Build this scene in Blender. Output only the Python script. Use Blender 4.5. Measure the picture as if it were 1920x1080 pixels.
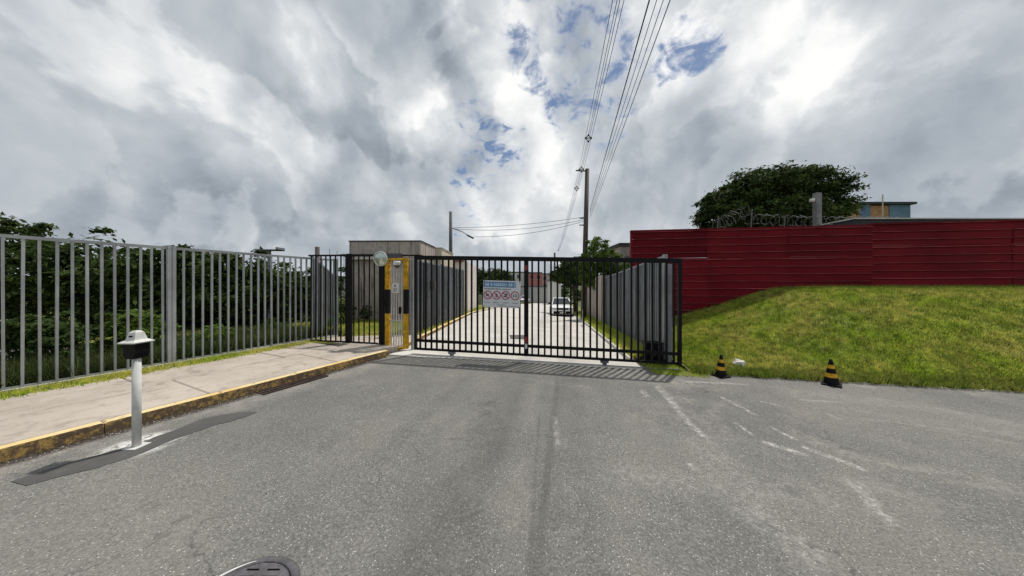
import bpy, bmesh, math, random
import numpy as np
from mathutils import Vector, Matrix
R = math.radians
random.seed(7); RNG = np.random.default_rng(11)
for o in list(bpy.data.objects): bpy.data.objects.remove(o, do_unlink=True)
S = bpy.context.scene
COL = S.collection

# ------------------------------------------------------------ camera
F = 523.0; CZ = 1.70; HY = 534.0
cam = bpy.data.objects.new('camera', bpy.data.cameras.new('camera')); COL.objects.link(cam)
cam.location = (0, 0, CZ); cam.rotation_euler = (R(90), 0, 0)
cam.data.sensor_width = 36; cam.data.lens = 36*F/1920
cam.data.shift_y = -(540-HY)/1920
cam.data.clip_start = .05; cam.data.clip_end = 3000
S.camera = cam

# ------------------------------------------------------------ sky, sun, exposure
SUN = Vector((0.48, 0.52, 1.60)).normalized()
SUN_EL = math.asin(SUN.z); SUN_AZ = math.atan2(SUN.x, SUN.y)
S.view_settings.view_transform = 'Standard'; S.view_settings.look = 'None'
S.view_settings.exposure = 0.0; S.view_settings.gamma = 1.0
S.view_settings.use_curve_mapping = False
sd = bpy.data.lights.new('sun', 'SUN'); sd.energy = 3.5; sd.angle = R(1.6); sd.color = (1, .955, .89)
sun = bpy.data.objects.new('sun', sd); COL.objects.link(sun)
sun.location = (20, 30, 60); sun.rotation_euler = SUN.to_track_quat('Z', 'Y').to_euler()

def pxdir(px, py):
    return Vector(((px-960)/F, 1, (HY-py)/F)).normalized()

def build_world():
    w = bpy.data.worlds.new('World'); S.world = w; w.use_nodes = True
    nt = w.node_tree; N = nt.nodes; L = nt.links
    for n in list(N): N.remove(n)
    def new(t, **k):
        n = N.new(t)
        for a, b in k.items(): setattr(n, a, b)
        return n
    def setin(sock, v):
        if isinstance(v, bpy.types.NodeSocket): L.new(v, sock)
        else: sock.default_value = v
    def M(op, a, b=0.0, c=None, clamp=False):
        n = new('ShaderNodeMath', operation=op, use_clamp=clamp)
        setin(n.inputs[0], a); setin(n.inputs[1], b)
        if c is not None: setin(n.inputs[2], c)
        return n.outputs[0]
    def V(op, a, b=(0, 0, 0)):
        n = new('ShaderNodeVectorMath', operation=op)
        setin(n.inputs[0], a); setin(n.inputs[1], b)
        return n.outputs['Value'] if op == 'DOT_PRODUCT' else n.outputs[0]
    def MR(v, a, b, c=0.0, d=1.0, t='SMOOTHSTEP'):
        n = new('ShaderNodeMapRange', interpolation_type=t)
        setin(n.inputs['Value'], v); n.inputs['From Min'].default_value = a; n.inputs['From Max'].default_value = b
        n.inputs['To Min'].default_value = c; n.inputs['To Max'].default_value = d
        return n.outputs[0]
    def noise(vec, scale, detail, rough=.55, dist=0.0, out=0):
        n = new('ShaderNodeTexNoise'); setin(n.inputs['Vector'], vec)
        n.inputs['Scale'].default_value = scale; n.inputs['Detail'].default_value = detail
        n.inputs['Roughness'].default_value = rough; n.inputs['Distortion'].default_value = dist
        return n.outputs[out]
    def SC(v, s):
        n = new('ShaderNodeVectorMath', operation='SCALE'); setin(n.inputs[0], v); n.inputs['Scale'].default_value = s
        return n.outputs[0]
    tc = new('ShaderNodeTexCoord'); d = V('NORMALIZE', tc.outputs['Generated'])
    wn = noise(d, 2.6, 5, .6, 0, 1)
    w1 = V('ADD', d, SC(V('SUBTRACT', wn, (.5, .5, .5)), .26))
    dw = V('NORMALIZE', w1)
    sp = new('ShaderNodeSeparateXYZ'); L.new(d, sp.inputs[0])
    zz = M('ADD', M('MAXIMUM', sp.outputs[2], 0.0), .34)
    cb = new('ShaderNodeCombineXYZ')
    L.new(M('DIVIDE', sp.outputs[0], zz), cb.inputs[0]); L.new(M('DIVIDE', sp.outputs[1], zz), cb.inputs[1])
    p = cb.outputs[0]
    pp = V('ADD', SC(d, 2.6), SC(p, .30))
    n1 = noise(pp, 1.25, 11, .53, .25)
    n1b = noise(V('ADD', pp, (.07, .08, .085)), 1.25, 11, .53, .25)
    relief = M('SUBTRACT', n1, n1b)
    n2 = noise(p, 6.0, 10, .62, .5)
    n3 = noise(p, .55, 3, .5)
    def blobs(lst, vec):
        acc = None
        for px, py, r, wgt in lst:
            c = pxdir(px, py)
            v = MR(V('DOT_PRODUCT', vec, tuple(c)), math.cos(R(r)), math.cos(R(r*.25)), 0, wgt)
            acc = v if acc is None else M('ADD', acc, v)
        return acc
    blue = blobs([(905, 262, 9, .55), (890, 320, 6, .6), (960, 290, 6, .35), (1020, 60, 11, .55), (1010, 10, 8, .5),
                  (1075, 105, 9, .5), (1115, 200, 8, .75), (1075, 205, 7, .6), (1060, 150, 8, .45), (1258, 82, 6, .95),
                  (865, 395, 4, .4), (1180, 60, 6, .3), (1000, 150, 5, .3), (1090, 30, 9, .4),
                  (300, -500, 16, .5), (-900, 100, 14, .5), (2500, 0, 10, .4)], dw)
    blue = M('MINIMUM', blue, .74)
    holes = M('ADD', M('MULTIPLY', blue, 1.0), M('MULTIPLY', M('SUBTRACT', n2, .5), 3.0))
    n6 = noise(p, 13.0, 8, .6, .8)
    holes = M('ADD', holes, M('MULTIPLY', M('SUBTRACT', n6, .52), 2.6))
    clear = MR(holes, .32, 1.25)
    clear = M('MULTIPLY', clear, MR(blue, .05, .35))
    br = blobs([(835, 235, 8, .26), (770, 190, 9, .16), (905, 40, 9, .22), (960, 130, 9, .22), (985, 200, 7, .2), (1000, 300, 9, .16),
                (620, 150, 8, .10), (560, 120, 8, .12), (470, 20, 9, .16), (330, 200, 10, .12), (450, 230, 9, .12), (545, 270, 7, .14),
                (420, 160, 6, .06), (700, 345, 5, .12), (790, 390, 6, .16), (930, 400, 9, .16), (1000, 420, 12, .14), (1190, 120, 9, .20),
                (1210, 250, 8, .05), (1330, 60, 9, .14), (1440, 110, 9, .2), (1500, 60, 10, .14), (1600, 150, 10, .12),
                (1540, 250, 8, .08), (1060, 300, 8, .14), (1080, 380, 9, .06), (250, 60, 9, .12), (1250, 20, 9, .15), (300, 340, 6, .06)], dw)
    dk = blobs([(430, 60, 8, .15), (470, 150, 8, .17), (520, 215, 7, .18), (600, 265, 8, .19), (700, 280, 8, .18), (790, 300, 7, .17),
                (640, 70, 9, .12), (760, 80, 11, .16), (830, 60, 9, .16), (890, 120, 8, .14), (370, 250, 8, .10), (300, 420, 12, .12),
                (480, 390, 14, .12), (620, 420, 12, .10), (400, 330, 8, .08), (250, 300, 8, .1), (1380, 300, 16, .14), (1300, 250, 12, .11),
                (1500, 380, 14, .12), (1660, 300, 12, .10), (1650, 60, 7, .08), (1400, 180, 7, .06), (1180, 430, 8, .08), (340, 120, 5, .08)], dw)
    v = M('ADD', .545, M('SUBTRACT', M('MULTIPLY', br, 1.1), M('MULTIPLY', dk, .56)))
    v = M('ADD', v, M('MULTIPLY', relief, .85))
    v = M('ADD', v, M('MULTIPLY', M('SUBTRACT', n3, .5), .16))
    v = M('ADD', v, M('MULTIPLY', M('SUBTRACT', n2, .5), .09))
    n4 = noise(V('ADD', pp, (3.1, 1.7, 0.4)), .75, 11, .52, .2)
    rim = M('MULTIPLY', MR(n4, .482, .515), MR(n4, .50, .68, 1, 0))
    rim2 = M('MULTIPLY', MR(n1, .49, .54), MR(n1, .52, .66, 1, 0))
    v = M('ADD', v, M('ADD', M('MULTIPLY', rim, .17), M('MULTIPLY', rim2, .07)))
    v = M('ADD', v, M('MULTIPLY', MR(n4, .36, .485, 0, -.07), 1.0))
    v = M('ADD', v, M('MULTIPLY', MR(clear, 0, .5), .12))
    cr = new('ShaderNodeValToRGB'); L.new(v, cr.inputs[0])
    e = cr.color_ramp.elements
    e[0].position = .0; e[0].color = (.19, .215, .25, 1)
    e[1].position = 1.0; e[1].color = (1.0, 1.0, .99, 1)
    for pos, c in ((.28, (.285, .32, .365, 1)), (.45, (.40, .445, .495, 1)), (.62, (.53, .57, .61, 1)), (.8, (.72, .745, .765, 1))):
        k = e.new(pos); k.color = c
    sky = new('ShaderNodeTexSky', sky_type='NISHITA', sun_disc=False)
    sky.sun_elevation = SUN_EL; sky.sun_rotation = SUN_AZ; sky.air_density = 1.0; sky.dust_density = .3; sky.ozone_density = 2.0
    bg1 = new('ShaderNodeBackground'); L.new(sky.outputs[0], bg1.inputs[0]); bg1.inputs[1].default_value = .085
    bg2 = new('ShaderNodeBackground'); L.new(cr.outputs[0], bg2.inputs[0]); bg2.inputs[1].default_value = 1.0
    mx = new('ShaderNodeMixShader'); L.new(M('SUBTRACT', 1.0, M('MULTIPLY', clear, .96)), mx.inputs[0])
    L.new(bg1.outputs[0], mx.inputs[1]); L.new(bg2.outputs[0], mx.inputs[2])
    out = new('ShaderNodeOutputWorld'); L.new(mx.outputs[0], out.inputs[0])
build_world()

# ------------------------------------------------------------ helpers
def at(px, py, Y):            # a point of the place seen at this bearing, Y metres out
    return Vector(((px-960)/F*Y, Y, CZ-(py-HY)/F*Y))
def clamp(a, b, c): return max(b, min(c, a))
def lerp(a, b, t): return a+(b-a)*t
def gate_y(x): return 6.966-.15*x
def gz(x, y):                 # height of the road surface
    b = -0.04-0.02*(clamp(x, -5, 9)+3)
    d = clamp(y-gate_y(x), 0, 70)
    g = lerp(.02, .042, clamp((x+3)/7, 0, 1))
    return b-g*d
def tag(o, label=None, cat=None, group=None, kind=None):
    if label: o['label'] = label
    if cat: o['category'] = cat
    if group: o['group'] = group
    if kind: o['kind'] = kind
    return o
def empty(name, loc, rz=0.0, **k):
    o = bpy.data.objects.new(name, None); COL.objects.link(o); o.empty_display_size = .2
    o.location = loc; o.rotation_euler = (0, 0, rz)
    tag(o, **k); return o
def link(name, me, mat=None, parent=None, loc=(0, 0, 0), rot=(0, 0, 0)):
    o = bpy.data.objects.new(name, me); COL.objects.link(o)
    if mat is not None and len(me.materials) == 0: me.materials.append(mat)
    o.parent = parent; o.location = loc; o.rotation_euler = rot
    return o
class MB:
    """collects shapes into one mesh"""
    def __init__(s): s.v = []; s.f = []; s.m = []; s.cur = 0
    def add(s, vs, fs):
        n = len(s.v); s.v += [tuple(v) for v in vs]
        for f in fs: s.f.append(tuple(i+n for i in f)); s.m.append(s.cur)
    def box(s, x0, y0, z0, x1, y1, z1, M=None):
        vs = [Vector(p) for p in ((x0, y0, z0), (x1, y0, z0), (x1, y1, z0), (x0, y1, z0), (x0, y0, z1), (x1, y0, z1), (x1, y1, z1), (x0, y1, z1))]
        if M is not None: vs = [M @ v for v in vs]
        s.add(vs, [(0, 3, 2, 1), (4, 5, 6, 7), (0, 1, 5, 4), (1, 2, 6, 5), (2, 3, 7, 6), (3, 0, 4, 7)])
    def bevbox(s, x0, y0, z0, x1, y1, z1, b=.01):
        bm = bmesh.new(); bmesh.ops.create_cube(bm, size=1)
        bmesh.ops.scale(bm, vec=(x1-x0, y1-y0, z1-z0), verts=bm.verts)
        bmesh.ops.translate(bm, vec=((x0+x1)/2, (y0+y1)/2, (z0+z1)/2), verts=bm.verts)
        bmesh.ops.bevel(bm, geom=list(bm.edges), offset=b, segments=2, affect='EDGES', profile=.6)
        bm.verts.index_update(); s.add([v.co.copy() for v in bm.verts], [[v.index for v in f.verts] for f in bm.faces]); bm.free()
    def bar(s, a, b, w, h):          # box beam between two points, w sideways, h up
        a = Vector(a); b = Vector(b); d = (b-a); L = d.length; d.normalize()
        up = Vector((0, 0, 1)) if abs(d.z) < .9 else Vector((0, 1, 0))
        sd_ = d.cross(up).normalized(); u = sd_.cross(d).normalized()
        M = Matrix((( *sd_, 0), (*d, 0), (*u, 0), (0, 0, 0, 1))).transposed()
        M.translation = a
        s.box(-w/2, 0, -h/2, w/2, L, h/2, M)
    def tube(s, pts, r, n=8, r2=None, cap=True):
        pts = [Vector(p) for p in pts]; N = len(pts); rings = []
        for i, p in enumerate(pts):
            d = (pts[min(i+1, N-1)]-pts[max(i-1, 0)]).normalized()
            up = Vector((0, 0, 1)) if abs(d.z) < .95 else Vector((1, 0, 0))
            a = d.cross(up).normalized(); b = a.cross(d)
            rr = r if r2 is None else lerp(r, r2, i/(N-1))
            rings.append([p+(a*math.cos(2*math.pi*k/n)+b*math.sin(2*math.pi*k/n))*rr for k in range(n)])
        vs = [v for ri in rings for v in ri]; fs = []
        for i in range(N-1):
            for k in range(n):
                fs.append((i*n+k, i*n+(k+1) % n, (i+1)*n+(k+1) % n, (i+1)*n+k))
        if cap: fs.append(tuple(range(n))[::-1]); fs.append(tuple((N-1)*n+k for k in range(n)))
        s.add(vs, fs)
    def lathe(s, prof, n=24, c=(0, 0, 0)):
        vs = []; fs = []
        for r, z in prof:
            for k in range(n):
                a = 2*math.pi*k/n; vs.append((c[0]+r*math.cos(a), c[1]+r*math.sin(a), c[2]+z))
        for i in range(len(prof)-1):
            for k in range(n): fs.append((i*n+k, i*n+(k+1) % n, (i+1)*n+(k+1) % n, (i+1)*n+k))
        s.add(vs, fs)
    def grid(s, xs, ys, zf):
        nx = len(xs); vs = [(x, y, zf(x, y)) for y in ys for x in xs]; fs = []
        for j in range(len(ys)-1):
            for i in range(nx-1): a = j*nx+i; fs.append((a, a+1, a+nx+1, a+nx))
        s.add(vs, fs)
    def prism(s, poly, z0, z1):
        n = len(poly); vs = [(x, y, z0) for x, y in poly]+[(x, y, z1) for x, y in poly]
        s.add(vs, [tuple(range(n))[::-1], tuple(range(n, 2*n))]+[(i, (i+1) % n, n+(i+1) % n, n+i) for i in range(n)])
    def mesh(s, name, mats, smooth=False):
        me = bpy.data.meshes.new(name); me.from_pydata(s.v, [], s.f)
        if not isinstance(mats, (list, tuple)): mats = [mats]
        for m in mats: me.materials.append(m)
        if max(s.m, default=0) > 0: me.polygons.foreach_set('material_index', s.m)
        if smooth: me.polygons.foreach_set('use_smooth', [True]*len(me.polygons))
        me.update(); return me
    def build(s, name, mats, parent=None, smooth=False, loc=(0, 0, 0), rot=(0, 0, 0)):
        return link(name, s.mesh(name, mats, smooth), None, parent, loc, rot)
def fast_mesh(name, V, k, mat):     # V: (n*k,3) numpy, faces of k verts each
    n = len(V)//k; me = bpy.data.meshes.new(name)
    me.vertices.add(n*k); me.vertices.foreach_set('co', np.ascontiguousarray(V, dtype=np.float32).ravel())
    me.loops.add(n*k); me.loops.foreach_set('vertex_index', np.arange(n*k, dtype=np.int32))
    me.polygons.add(n); me.polygons.foreach_set('loop_start', np.arange(0, n*k, k, dtype=np.int32))
    me.polygons.foreach_set('loop_total', np.full(n, k, dtype=np.int32))
    me.materials.append(mat); me.update(calc_edges=True); return me

# ------------------------------------------------------------ materials
class MT:
    def __init__(s, name, rough=.7, metal=0.0, spec=.4):
        s.m = bpy.data.materials.new(name); s.m.use_nodes = True; s.nt = s.m.node_tree
        s.N = s.nt.nodes; s.L = s.nt.links; s.b = s.N['Principled BSDF']
        s.b.inputs['Roughness'].default_value = rough; s.b.inputs['Metallic'].default_value = metal
        s.b.inputs['Specular IOR Level'].default_value = spec
        s.tc = s.N.new('ShaderNodeTexCoord'); s.P = s.tc.outputs['Object']
        s.geo = None
    def world(s):
        if s.geo is None: s.geo = s.N.new('ShaderNodeNewGeometry')
        s.P = s.geo.outputs['Position']; return s
    def si(s, k, v):
        if isinstance(v, bpy.types.NodeSocket): s.L.new(v, k)
        elif isinstance(v, (tuple, list)) and len(v) == 3 and k.type == 'RGBA': k.default_value = (*v, 1)
        else: k.default_value = v
    def math(s, op, a, b=0.0, clamp=False):
        n = s.N.new('ShaderNodeMath'); n.operation = op; n.use_clamp = clamp; s.si(n.inputs[0], a); s.si(n.inputs[1], b); return n.outputs[0]
    def noise(s, scale, detail=4, rough=.6, vec=None, stretch=None, dist=0.0):
        n = s.N.new('ShaderNodeTexNoise'); n.inputs['Scale'].default_value = scale; n.inputs['Detail'].default_value = detail
        n.inputs['Roughness'].default_value = rough; n.inputs['Distortion'].default_value = dist
        v = vec or s.P
        if stretch:
            mp = s.N.new('ShaderNodeMapping'); mp.inputs['Scale'].default_value = stretch; s.L.new(v, mp.inputs[0]); v = mp.outputs[0]
        s.L.new(v, n.inputs['Vector']); return n.outputs[0]
    def voro(s, scale, feature='F1', vec=None):
        n = s.N.new('ShaderNodeTexVoronoi'); n.feature = feature; n.inputs['Scale'].default_value = scale
        s.L.new(vec or s.P, n.inputs['Vector']); return n
    def mr(s, v, a, b, c=0.0, d=1.0):
        n = s.N.new('ShaderNodeMapRange'); n.interpolation_type = 'SMOOTHSTEP'; s.si(n.inputs['Value'], v)
        for k, q in zip(('From Min', 'From Max', 'To Min', 'To Max'), (a, b, c, d)): n.inputs[k].default_value = q
        return n.outputs[0]
    def mix(s, f, a, b, mode='MIX'):
        n = s.N.new('ShaderNodeMix'); n.data_type = 'RGBA'; n.blend_type = mode
        s.si(n.inputs[0], f); s.si(n.inputs[6], a); s.si(n.inputs[7], b); return n.outputs[2]
    def seg(s, a, b, w, soft=1.0):     # mask of a stroke on the ground from a to b (x,y), half width w
        P2 = s.N.new('ShaderNodeSeparateXYZ'); s.L.new(s.P, P2.inputs[0]); X, Y = P2.outputs[0], P2.outputs[1]
        ax, ay = a; bx, by = b; L2 = (bx-ax)**2+(by-ay)**2; L = math.sqrt(L2)
        dx = s.math('SUBTRACT', X, ax); dy = s.math('SUBTRACT', Y, ay)
        t = s.math('ADD', s.math('MULTIPLY', dx, (bx-ax)/L2), s.math('MULTIPLY', dy, (by-ay)/L2))
        n = s.math('ABSOLUTE', s.math('ADD', s.math('MULTIPLY', dx, -(by-ay)/L), s.math('MULTIPLY', dy, (bx-ax)/L)))
        m = s.mr(n, w*(1-.8*soft), w*(1+soft), 1, 0)
        e = s.math('MULTIPLY', s.mr(t, -.05, .12), s.mr(t, .88, 1.05, 1, 0))
        return s.math('MULTIPLY', m, e)
    def color(s, c): s.si(s.b.inputs['Base Color'], c); return s
    def rough(s, v): s.si(s.b.inputs['Roughness'], v); return s
    def bump(s, h, strength=.3, dist=.01):
        n = s.N.new('ShaderNodeBump'); n.inputs['Strength'].default_value = strength; n.inputs['Distance'].default_value = dist
        s.L.new(h, n.inputs['Height']); s.L.new(n.outputs[0], s.b.inputs['Normal']); return s
def paint(name, c, rough=.5, var=.18, scale=3, dirt=None, metal=0.0, bump=.05, spec=.4, world=True, rnd=0.0):
    m = MT(name, rough, metal, spec)
    if world: m.world()
    n = m.noise(scale, 6, .65); n2 = m.noise(scale*9, 4, .7)
    base = m.mix(m.mr(n, .3, .7), [k*(1-var) for k in c], [min(1, k*(1+var)) for k in c])
    if dirt: base = m.mix(m.mr(m.math('ADD', n, m.math('MULTIPLY', n2, .5)), .90, 1.12, 0, .8), base, dirt)
    if rnd:
        oi = m.N.new('ShaderNodeObjectInfo'); base = m.mix(oi.outputs['Random'], m.mix(1.0, base, (1-rnd,)*3, 'MULTIPLY'), m.mix(1.0, base, (1+rnd*.5,)*3, 'MULTIPLY'))
    m.color(base); m.bump(n2, bump, .004); return m.m

def asphalt_mat():
    m = MT('asphalt', .88, 0, .25).world()
    big = m.noise(.35, 5, .6); mid = m.noise(1.7, 6, .65, dist=.6); fine = m.noise(60, 3, .7)
    st = m.voro(120); st2 = m.voro(95); gr = m.noise(130, 2, .6); md = m.noise(22, 4, .7)
    c = m.mix(m.mr(big, .3, .7), (.118, .115, .109), (.184, .179, .160))
    c = m.mix(m.mr(mid, .35, .75, 0, .55), c, (.205, .198, .178))
    c = m.mix(m.mr(m.noise(.8, 5, .7), .5, .8, 0, .35), c, (.20, .18, .152))
    # single stones: pale and dark
    c = m.mix(m.mr(md, .52, .75, 0, .4), c, (.25, .24, .215)); c = m.mix(m.mr(md, .48, .28, 0, .4), c, (.075, .075, .07))
    c = m.mix(m.mr(fine, .50, .66, 0, .45), c, (.33, .32, .295)); c = m.mix(m.mr(gr, .55, .72, 0, .35), c, (.38, .37, .34))
    c = m.mix(m.mr(fine, .50, .32, 0, .5), c, (.06, .06, .057)); c = m.mix(m.mr(gr, .46, .32, 0, .5), c, (.05, .05, .05))
    wv = m.N.new('ShaderNodeVectorMath'); wv.operation = 'SCALE'; nz = m.N.new('ShaderNodeTexNoise'); nz.inputs['Scale'].default_value = 1.3; nz.inputs['Detail'].default_value = 5; m.L.new(m.P, nz.inputs['Vector']); m.L.new(nz.outputs[1], wv.inputs[0]); wv.inputs['Scale'].default_value = 1.6
    wa = m.N.new('ShaderNodeVectorMath'); wa.operation = 'ADD'; m.L.new(m.P, wa.inputs[0]); m.L.new(wv.outputs[0], wa.inputs[1])
    ck = m.voro(.45, 'DISTANCE_TO_EDGE', wa.outputs[0]); crk = m.math('MULTIPLY', m.mr(ck.outputs['Distance'], .002, .009, 1, 0), m.mr(m.noise(.45, 3, .6), .47, .58))
    c = m.mix(m.math('MULTIPLY', crk, .35), c, (.03, .03, .028))
    pot = m.voro(.9); oil = m.math('MULTIPLY', m.mr(pot.outputs['Distance'], .03, .22, 1, 0), m.mr(m.noise(3, 5, .7), .40, .62)); c = m.mix(m.math('MULTIPLY', oil, .4), c, (.055, .054, .052))
    sep = m.N.new('ShaderNodeSeparateColor'); m.L.new(st2.outputs['Color'], sep.inputs[0])
    c = m.mix(m.math('MULTIPLY', m.math('GREATER_THAN', sep.outputs[0], .95), m.mr(st2.outputs['Distance'], .25, .45, 1, 0)), c, (.56, .55, .52))
    # tyre tracks and rubbing
    brk = m.mr(m.noise(2.3, 5, .7), .3, .62)
    def g(px, py, h=1.74): Z = F*h/(py-HY); return ((px-960)/F*Z, Z)
    dark = None
    for a, b, w, k in ((g(1046, 700), g(975, 1300), .045, .55), (g(1026, 700), g(1004, 1000), .10, .30), (g(1012, 760), g(975, 1300), .02, .6), (g(950, 690), g(640, 1300), .15, .38),
                       (g(985, 695), g(860, 1000), .10, .25), (g(840, 815), g(893, 818), .03, .7), (g(890, 690), g(700, 860), .09, .22)):
        q = m.math('MULTIPLY', m.seg(a, b, w), k); q = m.math('MULTIPLY', q, m.math('ADD', m.math('MULTIPLY', brk, .7), .3))
        dark = q if dark is None else m.math('MAXIMUM', dark, q)
    c = m.mix(dark, c, (.085, .083, .080))
    # pale scrapes and cement spill to the right
    sc = m.mr(m.noise(16, 7, .8), .47, .60)
    pale = None
    for a, b, w, k in ((g(1232, 712), g(1275, 755), .05, .8), (g(1262, 748), g(1326, 808), 0.035, .8), (g(1348, 728), g(1420, 762), .03, .8),
                       (g(1378, 775), g(1415, 800), .02, .9), (g(1440, 780), g(1495, 806), .022, .9), (g(1425, 808), g(1520, 835), .04, .8),
                       (g(1500, 815), g(1632, 860), .035, .9), (g(1290, 850), g(1315, 870), .03, .6), (g(1204, 720), g(1214, 733), .04, .8),
                       (g(1280, 703), g(1400, 706), .04, .7), (g(1500, 732), g(1580, 735), .03, .7), (g(1420, 735), g(1470, 745), .02, .7),
                       (g(1590, 870), g(1680, 960), .05, .5), (g(1380, 920), g(1560, 1040), .12, .32), (g(1040, 770), g(1046, 830), .03, .5),
                       (g(1300, 800), g(1420, 940), .16, .22), (g(1120, 870), g(1560, 905), .14, .22)):
        q = m.math('MULTIPLY', m.seg(a, b, w), k); pale = q if pale is None else m.math('MAXIMUM', pale, q)
    q = m.math('MULTIPLY', m.mr(m.noise(.55, 6, .7, dist=.8), .50, .66), m.mr(m.noise(12, 5, .75), .38, .62)); sx = m.N.new('ShaderNodeSeparateXYZ'); m.L.new(m.P, sx.inputs[0])
    q = m.math('MULTIPLY', q, m.mr(sx.outputs[0], -1.0, 3.0, .25, .8)); c = m.mix(q, c, (.30, .285, .25))
    c = m.mix(m.math('MULTIPLY', pale, m.math('ADD', m.math('MULTIPLY', sc, .85), .12)), c, (.52, .50, .46))
    dust = m.mix(1.0, c, c)
    # sand dust along the kerb
    ka = (-3.02-.45*12+.06, 6.84-12-.03); kb = (-2.96, 6.81)
    q = m.math('MULTIPLY', m.seg(ka, kb, .34), m.mr(m.noise(3.5, 6, .7), .38, .62))
    c = m.mix(m.math('MULTIPLY', q, .5), dust, (.36, .33, .29))
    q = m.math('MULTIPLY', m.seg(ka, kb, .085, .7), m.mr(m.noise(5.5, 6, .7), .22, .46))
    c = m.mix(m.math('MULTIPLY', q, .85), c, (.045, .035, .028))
    # splashed white paint round the intercom post
    pb = (-3.98, 3.0)
    vd = m.N.new('ShaderNodeVectorMath'); vd.operation = 'DISTANCE'; m.L.new(m.P, vd.inputs[0]); vd.inputs[1].default_value = (pb[0], pb[1], 0)
    q = m.math('MULTIPLY', m.mr(vd.outputs['Value'], .16, .36, 1, 0), m.mr(m.noise(11, 6, .75), .42, .54))
    c = m.mix(q, c, (.66, .65, .62))
    m.color(c); m.bump(m.math('ADD', fine, m.math('MULTIPLY', st.outputs['Distance'], .6)), .55, .006)
    return m.m
def concrete_mat(name, a, b, stain=(.2, .17, .13), joints=False, stain_k=.6, streak=0):
    m = MT(name, .85, 0, .25).world()
    n = m.noise(.9, 6, .65); n2 = m.noise(5, 6, .7); n3 = m.noise(70, 3, .7)
    c = m.mix(m.mr(n, .3, .7), a, b)
    c = m.mix(m.mr(n2, .48, .72, 0, stain_k*.6), c, stain)
    c = m.mix(m.mr(m.noise(1.5, 7, .75, dist=1.2), .55, .72, 0, stain_k), c, stain)
    c = m.mix(m.mr(n3, .55, .75, 0, .35), c, [min(1, k*1.35) for k in b])
    c = m.mix(m.mr(n3, .45, .28, 0, .35), c, stain)
    if streak:
        q = m.noise(1.0, 5, .7, stretch=(7, 7, .35)); c = m.mix(m.mr(q, .50, .68, 0, streak), c, [k*.55 for k in stain])
    m.color(c); m.bump(m.math('ADD', n2, m.math('MULTIPLY', n3, .4)), .3, .008); return m.m
def grass_mat(name, dark, mid, dry, transl=.25):
    m = MT(name, .75, 0, .2).world()
    n = m.noise(.9, 5, .65); n2 = m.noise(7, 4, .7); n3 = m.noise(45, 2, .6)
    c = m.mix(m.mr(n, .35, .65), mid, dry); c = m.mix(m.mr(n2, .42, .66, 0, .8), c, dark)
    c = m.mix(m.mr(n3, .5, .75, 0, .6), c, [min(1, k*1.7) for k in dry])
    c = m.mix(m.mr(m.noise(26, 3, .7), .50, .34, 0, .85), c, [k*.5 for k in dark]); c = m.mix(m.mr(m.noise(1.6, 4, .7), .56, .70, 0, .5), c, (.13, .095, .045))
    m.color(c)
    t = m.N.new('ShaderNodeBsdfTranslucent'); m.L.new(c, t.inputs[0]); mx = m.N.new('ShaderNodeMixShader'); mx.inputs[0].default_value = transl
    m.L.new(m.b.outputs[0], mx.inputs[1]); m.L.new(t.outputs[0], mx.inputs[2])
    m.L.new(mx.outputs[0], m.N['Material Output'].inputs[0]); return m.m
def metal_sheet_mat(name, c, rust=(.10, .03, .02), rough=.45):
    m = MT(name, rough, 0, .5).world()
    n = m.noise(.6, 5, .6); n2 = m.noise(4, 6, .7, stretch=(.35, .35, 3)); oi = m.N.new('ShaderNodeObjectInfo')
    q = m.math('ADD', m.math('MULTIPLY', oi.outputs['Random'], .45), m.math('MULTIPLY', n, .8))
    col = m.mix(m.mr(q, .25, .95), [k*.62 for k in c], [min(1, k*1.25) for k in c])
    col = m.mix(m.mr(n2, .5, .78, 0, .55), col, rust)
    col = m.mix(m.mr(m.noise(14, 5, .7, stretch=(.2, .2, 2)), .62, .8, 0, .35), col, [k*1.1+.08 for k in c])
    m.color(col); m.bump(m.noise(2.5, 4, .6), .25, .02); return m.m

ASPH = asphalt_mat()
ASPH_DARK = concrete_mat('dark_asphalt', (.075, .073, .07), (.095, .092, .088), (.13, .128, .122))
CONC = concrete_mat('pavement_concrete', (.37, .32, .27), (.49, .43, .37), (.19, .15, .12), stain_k=.85)
CONC_ROAD = concrete_mat('road_concrete', (.45, .425, .385), (.56, .535, .49), (.29, .27, .24), stain_k=.4)
CONC_PALE = concrete_mat('pale_concrete', (.50, .48, .43), (.62, .60, .54), (.28, .26, .22))
def kerb_mat():
    m = MT('yellow_kerb_paint', .85, 0, .2).world()
    n = m.noise(1.3, 5, .65); n2 = m.noise(14, 6, .75); n3 = m.noise(70, 3, .7)
    y = m.mix(m.mr(n, .3, .7), (.64, .45, .17), (.76, .61, .34)); bare = m.mix(m.mr(n2, .35, .65), (.42, .37, .31), (.22, .18, .14))
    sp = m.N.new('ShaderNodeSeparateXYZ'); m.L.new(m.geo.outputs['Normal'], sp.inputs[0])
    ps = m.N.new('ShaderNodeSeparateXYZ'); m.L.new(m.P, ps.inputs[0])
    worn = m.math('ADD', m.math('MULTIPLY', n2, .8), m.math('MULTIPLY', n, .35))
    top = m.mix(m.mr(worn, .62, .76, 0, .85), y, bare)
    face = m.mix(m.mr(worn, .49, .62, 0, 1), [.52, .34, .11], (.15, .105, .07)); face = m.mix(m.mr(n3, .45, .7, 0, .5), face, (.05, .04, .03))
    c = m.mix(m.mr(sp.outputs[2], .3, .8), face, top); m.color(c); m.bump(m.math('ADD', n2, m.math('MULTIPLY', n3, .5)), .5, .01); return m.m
YEL_KERB = kerb_mat()
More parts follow.
